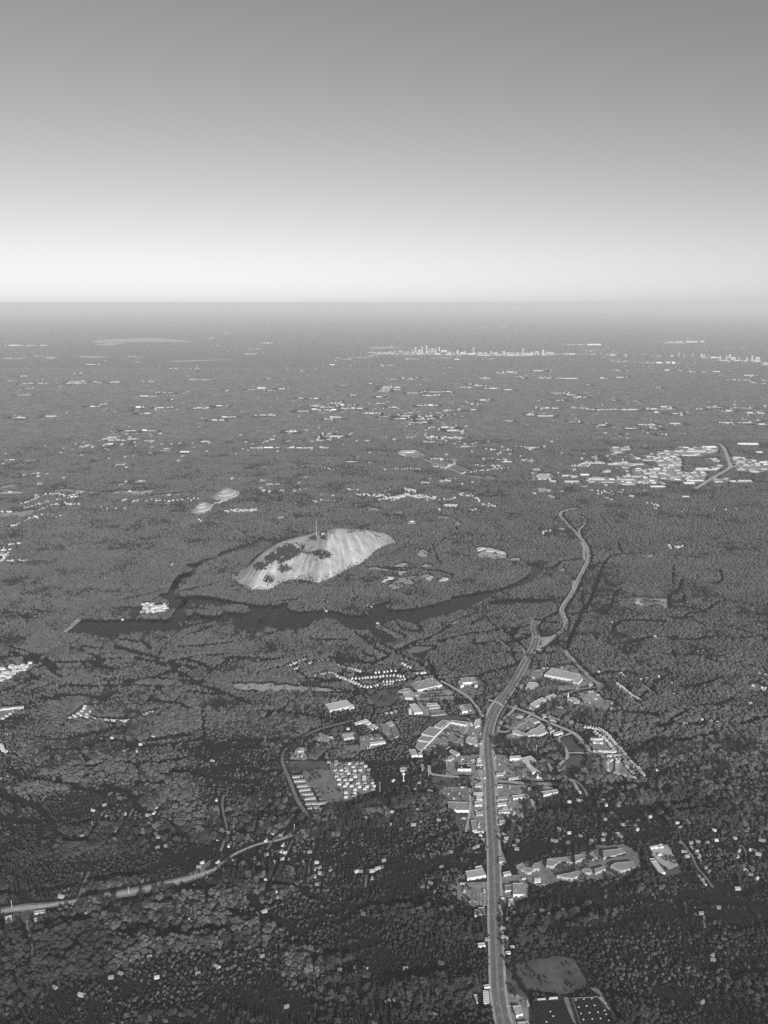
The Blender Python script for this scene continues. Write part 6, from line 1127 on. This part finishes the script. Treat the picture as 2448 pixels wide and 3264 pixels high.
lot('C4', 155, 300, 745, 860, 4, 9, 'car in the close rows of the roadside sales lot', 'cars in the sales lot', .95)
lot('C4', 70, 150, 750, 825, 2, 6, 'car in the left rows of the sales lot', 'cars in the left rows of the sales lot', .9); lot('C4', 35, 70, 655, 760, 1, 9, 'car along the slanting edge of the sales lot', 'cars along the edge of the sales lot', .9, 25); lot('C4', 312, 330, 720, 860, 1, 9, 'car along the highway edge of the sales lot', 'cars by the sales lot road', .9)
lot('B8', 570, 770, 605, 660, 5, 5, 'car in the lot behind the big grey store', 'cars behind the big store', .75)
lot('B8', 1340, 1390, 670, 790, 2, 9, 'car in the double line right of the roadside shops', 'cars right of the roadside shops', .8, 15)
lot('C4', 570, 680, 130, 170, 4, 3, 'vehicle in the pale yard right of the highway', 'vehicles in the pale yard', .9)
lot('B8', 760, 870, 430, 445, 6, 1, 'car in the row beside the side road junction', 'cars by the junction', .9); lot('B8', 880, 960, 300, 340, 4, 2, 'car at the dark shop beside the highway', 'cars at the dark shop', .8); lot('B8', 920, 965, 360, 460, 2, 5, 'car in the tight lot left of the highway', 'cars in the tight lot', .8)
lot('B8', 1095, 1165, 550, 580, 4, 2, 'car in the small lot right of the highway', 'cars in the small right lot', .8); lot('B5', 300, 440, 670, 745, 4, 6, 'car in the sloping lot below the zigzag store', 'cars below the zigzag store', .55, 40); lot('B5', 960, 1100, 285, 350, 5, 4, 'car in the striped lot above the church lawn', 'cars in the striped lot', .5, 30)
lot('B3', 640, 880, 900, 1000, 5, 5, 'car in the shopping centre car park', 'cars at the shopping centre', .35); lot('C4', 740, 900, 640, 680, 6, 3, 'vehicle in the yard of parked vehicles', 'vehicles in the yard', .8); lot('C4', 395, 440, 940, 1200, 1, 10, 'car parked along the right edge of the lower highway', 'cars along the lower highway', .6, 50); lot('B5', 640, 960, 190, 230, 8, 2, 'car in front of the large ribbed store', 'cars at the ribbed store', .4); lot('B5', 850, 860, 60, 61, 1, 1, 'car alone behind the ribbed store', 'car behind the ribbed store')

# the many more parked cars that fill the lots, joined
pcv = []
cv, cf = box(-2.2, 2.2, -.9, .9, .4, .9)[0] + box(-1.3, .9, -.75, .75, .9, 1.45)[0], None
cf = box(0, 1, 0, 1, 0, 1)[1]; cf = list(cf) + [tuple(i + 8 for i in q) for q in cf]
for W in LOTS:
    x0, y0 = W.min(0); x1, y1 = W.max(0); rows_n = int((y1 - y0) / 15)
    for r in range(rows_n):
        for x in np.arange(x0 + 2, x1, 2.9):
            if vnoise_small(x, y0 + r * 15) > .36 or rng.random() < .35: continue
            y = y0 + r * 15 + 5 + rng.normal(0, .4)
            if inside(W, np.array([x]), np.array([y]))[0] and not on_plot(x, y): pcv.append((x, y, P2 + rng.normal(0, .05)))
rng.shuffle(pcv); kinds = {'white': [], 'light': [], 'car_paint_dark': []}
for k, (x, y, a) in enumerate(pcv[:3000]):
    ca, sa = math.cos(a), math.sin(a); kinds[['white', 'light', 'car_paint_dark'][k % 3]].append(([(x + v[0] * ca - v[1] * sa, y + v[0] * sa + v[1] * ca, v[2] + .4) for v in cv], cf))
po = None
for k, L_ in kinds.items():
    o = obj('parked_cars' if po is None else 'paint_batch', mesh('parked_cars', *join(L_), k), po)
    if po is None: po = tag(o, 'rows of cars filling the car parks around the shops and stores', 'cars', kind='stuff')
# ------------------------------------------------------------------ trees
def ico(r=1.0):
    t = (1 + 5 ** .5) / 2; V = [(-1, t, 0), (1, t, 0), (-1, -t, 0), (1, -t, 0), (0, -1, t), (0, 1, t), (0, -1, -t), (0, 1, -t), (t, 0, -1), (t, 0, 1), (-t, 0, -1), (-t, 0, 1)]
    V = [np.array(v) / np.linalg.norm(v) for v in V]
    F = [(0, 11, 5), (0, 5, 1), (0, 1, 7), (0, 7, 10), (0, 10, 11), (1, 5, 9), (5, 11, 4), (11, 10, 2), (10, 7, 6), (7, 1, 8), (3, 9, 4), (3, 4, 2), (3, 2, 6), (3, 6, 8), (3, 8, 9), (4, 9, 5), (2, 4, 11), (6, 2, 10), (8, 6, 7), (9, 8, 1)]
    mid = {}; G = []
    def m(a, b):
        k = (min(a, b), max(a, b))
        if k not in mid: V.append((V[a] + V[b]) / np.linalg.norm(V[a] + V[b])); mid[k] = len(V) - 1
        return mid[k]
    for a, b, c in F: x, y, z = m(a, b), m(b, c), m(c, a); G += [(a, x, z), (b, y, x), (c, z, y), (x, y, z)]
    return np.array(V), G
IV, IF = ico()
def clump(c, r, sq=.8, j=.28):
    d = 1 + rng.uniform(-j, j, len(IV)); return ((IV * d[:, None]) * r * np.array((1, 1, sq)) + np.array(c)).tolist(), IF
def broad_crown(R_, z0, z1, n_):
    parts = []; zc = (z0 + z1) / 2; hz_ = (z1 - z0) / 2
    for k in range(n_):
        u = rng.normal(0, 1, 3); u /= np.linalg.norm(u); u[2] = abs(u[2]) * rng.choice([1, 1, 1, -1]); q = rng.uniform(.45, .8)
        parts.append(clump((u[0] * R_ * q, u[1] * R_ * q, zc + u[2] * hz_ * q * .9), R_ * rng.uniform(.34, .52)))
    parts.append(clump((0, 0, zc), R_ * .62)); return join(parts)
def pine_crown(R_, z0, z1):
    parts = []; L = 5
    for k in range(L):
        f = k / (L - 1); z = z0 + (z1 - z0) * f; r = R_ * (1 - f * .72)
        for q in range(3 if k < 4 else 1):
            a = rng.uniform(0, 6.28); parts.append(clump((r * .45 * math.cos(a), r * .45 * math.sin(a), z), r * .62, 1.0))
    return join(parts)
def trunk(h, r):
    V, F = lathe([(r, 0), (r * .7, h * .55), (r * .35, h)], 6)
    for k in range(3):
        a = 2.1 * k + .4; v, f = lathe([(r * .4, 0), (r * .15, h * .35)], 4); v = [(x + z * .55 * math.cos(a), y + z * .55 * math.sin(a), z + h * .5) for x, y, z in v]; V, F = join([(V, F), (v, f)])
    return V, F
TREES = []      # crown, trunk
for R_, z0, z1, n_ in [(7.0, 4, 17, 9), (6.0, 4, 15, 8), (8.0, 5, 19, 11), (5.2, 3.5, 13, 7), (6.5, 4, 20, 9)]:
    TREES.append((mesh('broad_crown', *broad_crown(R_, z0, z1, n_), FOL), mesh('trunk', *trunk((z0 + z1) / 2, .45), 'bark')))
for R_, z0, z1 in [(4.6, 6, 22), (4.0, 7, 25)]:
    TREES.append((mesh('pine_crown', *pine_crown(R_, z0, z1), PINE), mesh('trunk', *trunk(z1 * .8, .4), 'bark')))
for cm, tm in TREES[:5]:
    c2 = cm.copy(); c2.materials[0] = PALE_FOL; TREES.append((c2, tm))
src_col = bpy.data.collections.new('tree_kinds'); SRC = []
for k, (cm, tm) in enumerate(TREES):      # a crown and its trunk as one mesh, the kind the forest repeats
    V = [v.co[:] for v in cm.vertices]; F = [tuple(p.vertices) for p in cm.polygons]; kF = len(F); V2, F2 = join([(V, F), ([v.co[:] for v in tm.vertices], [tuple(p.vertices) for p in tm.polygons])])
    me = mesh('forest_tree', V2, F2, [cm.materials[0], 'bark']); me.polygons.foreach_set('material_index', [0] * kF + [1] * (len(F2) - kF))
    o = bpy.data.objects.new('tree_kind_%s' % 'abcdefghijkl'[k], me); src_col.objects.link(o); SRC.append(o)
# wide canopy pieces for the far forest: many crowns in one
can_col = bpy.data.collections.new('canopy_kinds')
for k in range(3):
    parts = []
    for q in range(26): parts.append(clump((rng.uniform(-42, 42), rng.uniform(-42, 42), rng.uniform(6, 13)), rng.uniform(7, 12), .75))
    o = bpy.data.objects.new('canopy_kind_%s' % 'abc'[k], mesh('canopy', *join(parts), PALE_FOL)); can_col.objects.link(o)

NT = no_trees()
def vnoise(X, Y, s, seed):
    r = np.random.default_rng(seed); G = r.random((256, 256)); x, y = X / s, Y / s; i, j = np.floor(x).astype(int), np.floor(y).astype(int); fx, fy = x - i, y - j; fx = fx * fx * (3 - 2 * fx); fy = fy * fy * (3 - 2 * fy); g = lambda a, b: G[a % 256, b % 256]
    return (g(i, j) * (1 - fx) + g(i + 1, j) * fx) * (1 - fy) + (g(i, j + 1) * (1 - fx) + g(i + 1, j + 1) * fx) * fy
def field(y0, y1, sp, margin):
    hw1 = (y1 * CP + H * SP) * .482 + margin; X, Y = np.meshgrid(np.arange(-hw1, hw1, sp), np.arange(y0, y1, sp * .92)); X = X + (np.arange(X.shape[0]) % 2)[:, None] * sp / 2
    X = (X + rng.uniform(-.42, .42, X.shape) * sp).ravel(); Y = (Y + rng.uniform(-.42, .42, Y.shape) * sp).ravel(); k = np.abs(X) < (Y * CP + H * SP) * .482 + margin; X, Y = X[k], Y[k]
    i, j = ((X - GX0) / CELL).astype(int), ((Y - GY0) / CELL).astype(int); ok = (i >= 0) & (i < GW) & (j >= 0) & (j < GH); b = np.zeros(len(X), bool); b[ok] = NT[j[ok], i[ok]]
    return X[~b], Y[~b]
def scatter(name, label, X, Y, Z, S_, ROT, IDX, coll):
    me = bpy.data.meshes.new(name); me.vertices.add(len(X)); me.vertices.foreach_set('co', np.c_[X, Y, Z].astype(np.float32).ravel())
    for nm, tp, d in (('size', 'FLOAT', S_.astype(np.float32)), ('turn', 'FLOAT', ROT.astype(np.float32)), ('sort', 'INT', IDX.astype(np.int32))):
        a = me.attributes.new(nm, tp, 'POINT'); a.data.foreach_set('value', d)
    o = tag(obj(name, me), label, 'forest', kind='stuff'); ng = bpy.data.node_groups.new(name, 'GeometryNodeTree')
    ng.interface.new_socket('Geometry', in_out='INPUT', socket_type='NodeSocketGeometry'); ng.interface.new_socket('Geometry', in_out='OUTPUT', socket_type='NodeSocketGeometry')
    N = ng.nodes; gi, go = N.new('NodeGroupInput'), N.new('NodeGroupOutput'); ip = N.new('GeometryNodeInstanceOnPoints'); ci = N.new('GeometryNodeCollectionInfo'); ci.inputs['Collection'].default_value = coll; ci.inputs['Separate Children'].default_value = True; ci.inputs['Reset Children'].default_value = True; ip.inputs['Pick Instance'].default_value = True
    def na(nm, tp): q = N.new('GeometryNodeInputNamedAttribute'); q.data_type = tp; q.inputs['Name'].default_value = nm; return q.outputs['Attribute']
    cx = N.new('ShaderNodeCombineXYZ'); L = ng.links; L.new(na('turn', 'FLOAT'), cx.inputs['Z']); L.new(gi.outputs[0], ip.inputs['Points']); L.new(ci.outputs[0], ip.inputs['Instance']); L.new(na('sort', 'INT'), ip.inputs['Instance Index']); L.new(cx.outputs[0], ip.inputs['Rotation']); L.new(na('size', 'FLOAT'), ip.inputs['Scale']); L.new(ip.outputs[0], go.inputs[0])
    o.modifiers.new('forest', 'NODES').node_group = ng; return o
def dress(X, Y, big):
    kind = vnoise(X, Y, 170, 5) * .6 + vnoise(X, Y, 45, 6) * .4; n_ = len(X)
    st = vnoise(X * .45, Y, 85, 7) * .6 + vnoise(X * .5, Y, 260, 8) * .4; st = np.clip((st - .36) / .28, 0, 1); hgt = .55 + .75 * st * st * (3 - 2 * st)
    pale = np.clip((Y - 1500) / 1700, 0.14, .96) + (vnoise(X, Y, 210, 9) - .5) * .9 * np.clip((5200 - Y) / 2500, .25, 1) > rng.uniform(.25, .75, n_)  # pale share grows with distance: foreground darkening put into the leaf colour
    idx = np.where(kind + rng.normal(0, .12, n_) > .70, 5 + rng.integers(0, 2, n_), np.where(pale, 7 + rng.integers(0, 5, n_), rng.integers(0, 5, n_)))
    even = np.clip((Y - 2600) / 1300, 0, 1); hgt = hgt * (1 - even * .6) + .95 * even * .6
    return idx, hgt * rng.uniform(.72, 1.25, n_) ** (1 - .4 * even) * big, rng.uniform(0, 6.28, n_)
# the nearest trees one by one, the rest as forest
X, Y = field(1180, 5200, 10.6, 380); thin = vnoise(X * .42, Y, 42, 21) * .55 + vnoise(X * .5, Y, 150, 22) * .45 + rng.normal(0, .1, len(X)); low = thin < .38 - .32 * np.clip((Y - 2000) / 1800, 0, 1); k = (~low | (rng.random(len(X)) > .3)) & (Y > 1180); X, Y, low = X[k], Y[k], low[k]
idx, sz, rot = dress(X, Y, 1.0); sz = np.where(low, sz * rng.uniform(.3, .6, len(X)), sz * 1.06)
vis = (Y > 1522) & (np.abs(X) < (Y * CP + H * SP) * .478); order = np.argsort(np.where(vis, Y, 1e9))[:300]; solo = np.zeros(len(X), bool); solo[order] = True
for q in order:
    pn_ = idx[q] in (5, 6); t = thing('pine_tree' if pn_ else 'broadleaf_tree', (X[q], Y[q], 0), 'dark pointed pine in the front fringe of woods at the bottom edge' if pn_ else 'round-crowned leafy tree in the front fringe of woods at the bottom edge', 'tree', 'front pines at the bottom edge' if pn_ else 'front leafy trees at the bottom edge', rot[q]); t.scale = [sz[q]] * 3
    obj('crown', TREES[idx[q]][0], t); obj('trunk', TREES[idx[q]][1], t)
scatter('near_forest', 'dense woods of single crowns filling the lower half around the town', X[~solo], Y[~solo], np.zeros((~solo).sum()), sz[~solo], rot[~solo], idx[~solo], src_col)
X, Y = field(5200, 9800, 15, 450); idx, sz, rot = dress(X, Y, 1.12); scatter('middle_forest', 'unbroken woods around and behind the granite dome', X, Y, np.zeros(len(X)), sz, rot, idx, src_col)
# trees on the bare dome and along its foot
PT = [[(300, 835), (350, 800), (400, 765), (450, 738), (500, 750), (430, 800), (370, 840), (330, 860)], [(360, 800), (400, 770), (430, 765), (470, 762), (520, 765), (552, 785), (520, 805), (470, 830), (430, 850), (390, 865), (385, 830), (330, 835)], [(430, 745), (460, 730), (490, 732), (495, 750), (470, 760), (440, 760)], [(632, 805), (650, 782), (690, 780), (730, 800), (732, 822), (690, 830), (640, 832)], [(555, 790), (640, 790), (630, 800), (560, 800)], [(560, 745), (540, 750), (545, 770), (562, 765)], [(510, 735), (545, 745), (540, 755), (515, 750)],
      [(235, 870), (300, 855), (320, 865), (310, 900), (240, 905)], [(395, 880), (460, 880), (470, 900), (440, 915), (395, 915)], [(300, 955), (340, 955), (355, 985), (310, 990)], [(660, 660), (710, 652), (705, 672), (665, 670)], [(600, 690), (640, 688), (635, 708), (600, 708)], [(675, 685), (715, 685), (715, 702), (680, 702)], [(845, 650), (895, 652), (890, 660), (850, 658)], [(915, 640), (965, 636), (970, 645), (920, 647)], [(945, 655), (975, 655), (970, 660), (948, 660)], [(1000, 665), (1015, 662), (1012, 670)], [(1035, 680), (1050, 672), (1048, 690), (1035, 690)], [(1095, 672), (1120, 676), (1110, 688)], [(90, 930), (130, 925), (110, 950)]]
px_, py_, pz_ = [], [], []
for P in PT:
    A = np.array(P, float); lo, hi = A.min(0), A.max(0); cnt = int((hi - lo).prod() / 6) + 6
    m_ = (hi - lo) * .25 + 6; G = lo - m_ + (hi - lo + 2 * m_) * rng.random((cnt * 3, 2)); J_ = G + rng.normal(0, 1, G.shape) * np.array((9.0, 6.0)); kk = inside(A, J_[:, 0], J_[:, 1]) & (vnoise(G[:, 0] + G[:, 1] * .5 + 900, G[:, 1] + 900, 13, 41) > .3)
    for g_ in G[kk]:
        h_ = on_dome('A5', g_ + rng.normal(0, 3, 2))
        if h_ is not None: px_.append(h_.x); py_.append(h_.y); pz_.append(h_.z - 1.5)
for i in range(4, NU - 2, 1):      # an uneven fringe where wood meets rock
    for r_ in range(2):
        w = abs(rng.normal(0, .03)); j = min(NV - 1, int(w * (NV - 1) / 1.7)); v = MT[i, j]; px_.append(v[0] + rng.normal(0, 4)); py_.append(v[1] + rng.normal(0, 4)); pz_.append(v[2] - 1)
n_ = len(px_); scatter('dome_trees', 'dark scrubby groves growing on ledges of the granite dome', np.array(px_), np.array(py_), np.array(pz_), rng.uniform(.3, .62, n_), rng.uniform(0, 6.28, n_), rng.integers(0, 7, n_), src_col)
# single trees and small groups standing on lawns, fields and along the car parks
LX, LY = [], []
for W in OPEN + LOTS:
    if W[:, 1].mean() > 10500: continue
    lo, hi = W.min(0), W.max(0); cnt = int(min(400, (hi - lo).prod() / (260 if any(W is q for q in OPEN) else 420))); G = lo + (hi - lo) * rng.random((cnt, 2)); k = inside(W, G[:, 0], G[:, 1]); G = G[k]
    for x, y in G[vnoise(G[:, 0], G[:, 1], 40, 31) > .6]:
        if not on_plot(x, y): LX.append(x); LY.append(y)
for c, a, b, n_t in [('B3', (480, 560), (700, 540), 16), ('B3', (480, 585), (880, 560), 26), ('B3', (470, 505), (640, 480), 10), ('B3', (520, 530), (760, 500), 14), ('B5', (560, 240), (860, 230), 14), ('B5', (640, 215), (900, 240), 12), ('B5', (640, 195), (940, 235), 10), ('B3', (700, 930), (880, 960), 8), ('B5', (260, 600), (330, 640), 6), ('C4', (1000, 490), (1150, 460), 9), ('C4', (960, 560), (1140, 500), 8), ('C4', (1180, 440), (1400, 420), 12), ('C4', (1460, 430), (1640, 390), 10)]:
    for t_ in np.linspace(0, 1, n_t):
        q = at(c, (a[0] + (b[0] - a[0]) * t_, a[1] + (b[1] - a[1]) * t_)); LX.append(q[0]); LY.append(q[1])
n_ = len(LX); scatter('scattered_trees', 'small trees dotted over lawns, meadows and car parks', np.array(LX), np.array(LY), np.full(n_, .3), rng.uniform(.35, .7, n_), rng.uniform(0, 6.28, n_), rng.integers(0, 6, n_), src_col)
# far forest of canopy pieces, then a rough canopy sheet to the horizon
def hole(X, Y):
    b = np.zeros(len(X), bool)
    for x0, x1, y0, y1 in far_holes: b |= (X > x0 - 60) & (X < x1 + 60) & (Y > y0 - 60) & (Y < y1 + 40)
    return b
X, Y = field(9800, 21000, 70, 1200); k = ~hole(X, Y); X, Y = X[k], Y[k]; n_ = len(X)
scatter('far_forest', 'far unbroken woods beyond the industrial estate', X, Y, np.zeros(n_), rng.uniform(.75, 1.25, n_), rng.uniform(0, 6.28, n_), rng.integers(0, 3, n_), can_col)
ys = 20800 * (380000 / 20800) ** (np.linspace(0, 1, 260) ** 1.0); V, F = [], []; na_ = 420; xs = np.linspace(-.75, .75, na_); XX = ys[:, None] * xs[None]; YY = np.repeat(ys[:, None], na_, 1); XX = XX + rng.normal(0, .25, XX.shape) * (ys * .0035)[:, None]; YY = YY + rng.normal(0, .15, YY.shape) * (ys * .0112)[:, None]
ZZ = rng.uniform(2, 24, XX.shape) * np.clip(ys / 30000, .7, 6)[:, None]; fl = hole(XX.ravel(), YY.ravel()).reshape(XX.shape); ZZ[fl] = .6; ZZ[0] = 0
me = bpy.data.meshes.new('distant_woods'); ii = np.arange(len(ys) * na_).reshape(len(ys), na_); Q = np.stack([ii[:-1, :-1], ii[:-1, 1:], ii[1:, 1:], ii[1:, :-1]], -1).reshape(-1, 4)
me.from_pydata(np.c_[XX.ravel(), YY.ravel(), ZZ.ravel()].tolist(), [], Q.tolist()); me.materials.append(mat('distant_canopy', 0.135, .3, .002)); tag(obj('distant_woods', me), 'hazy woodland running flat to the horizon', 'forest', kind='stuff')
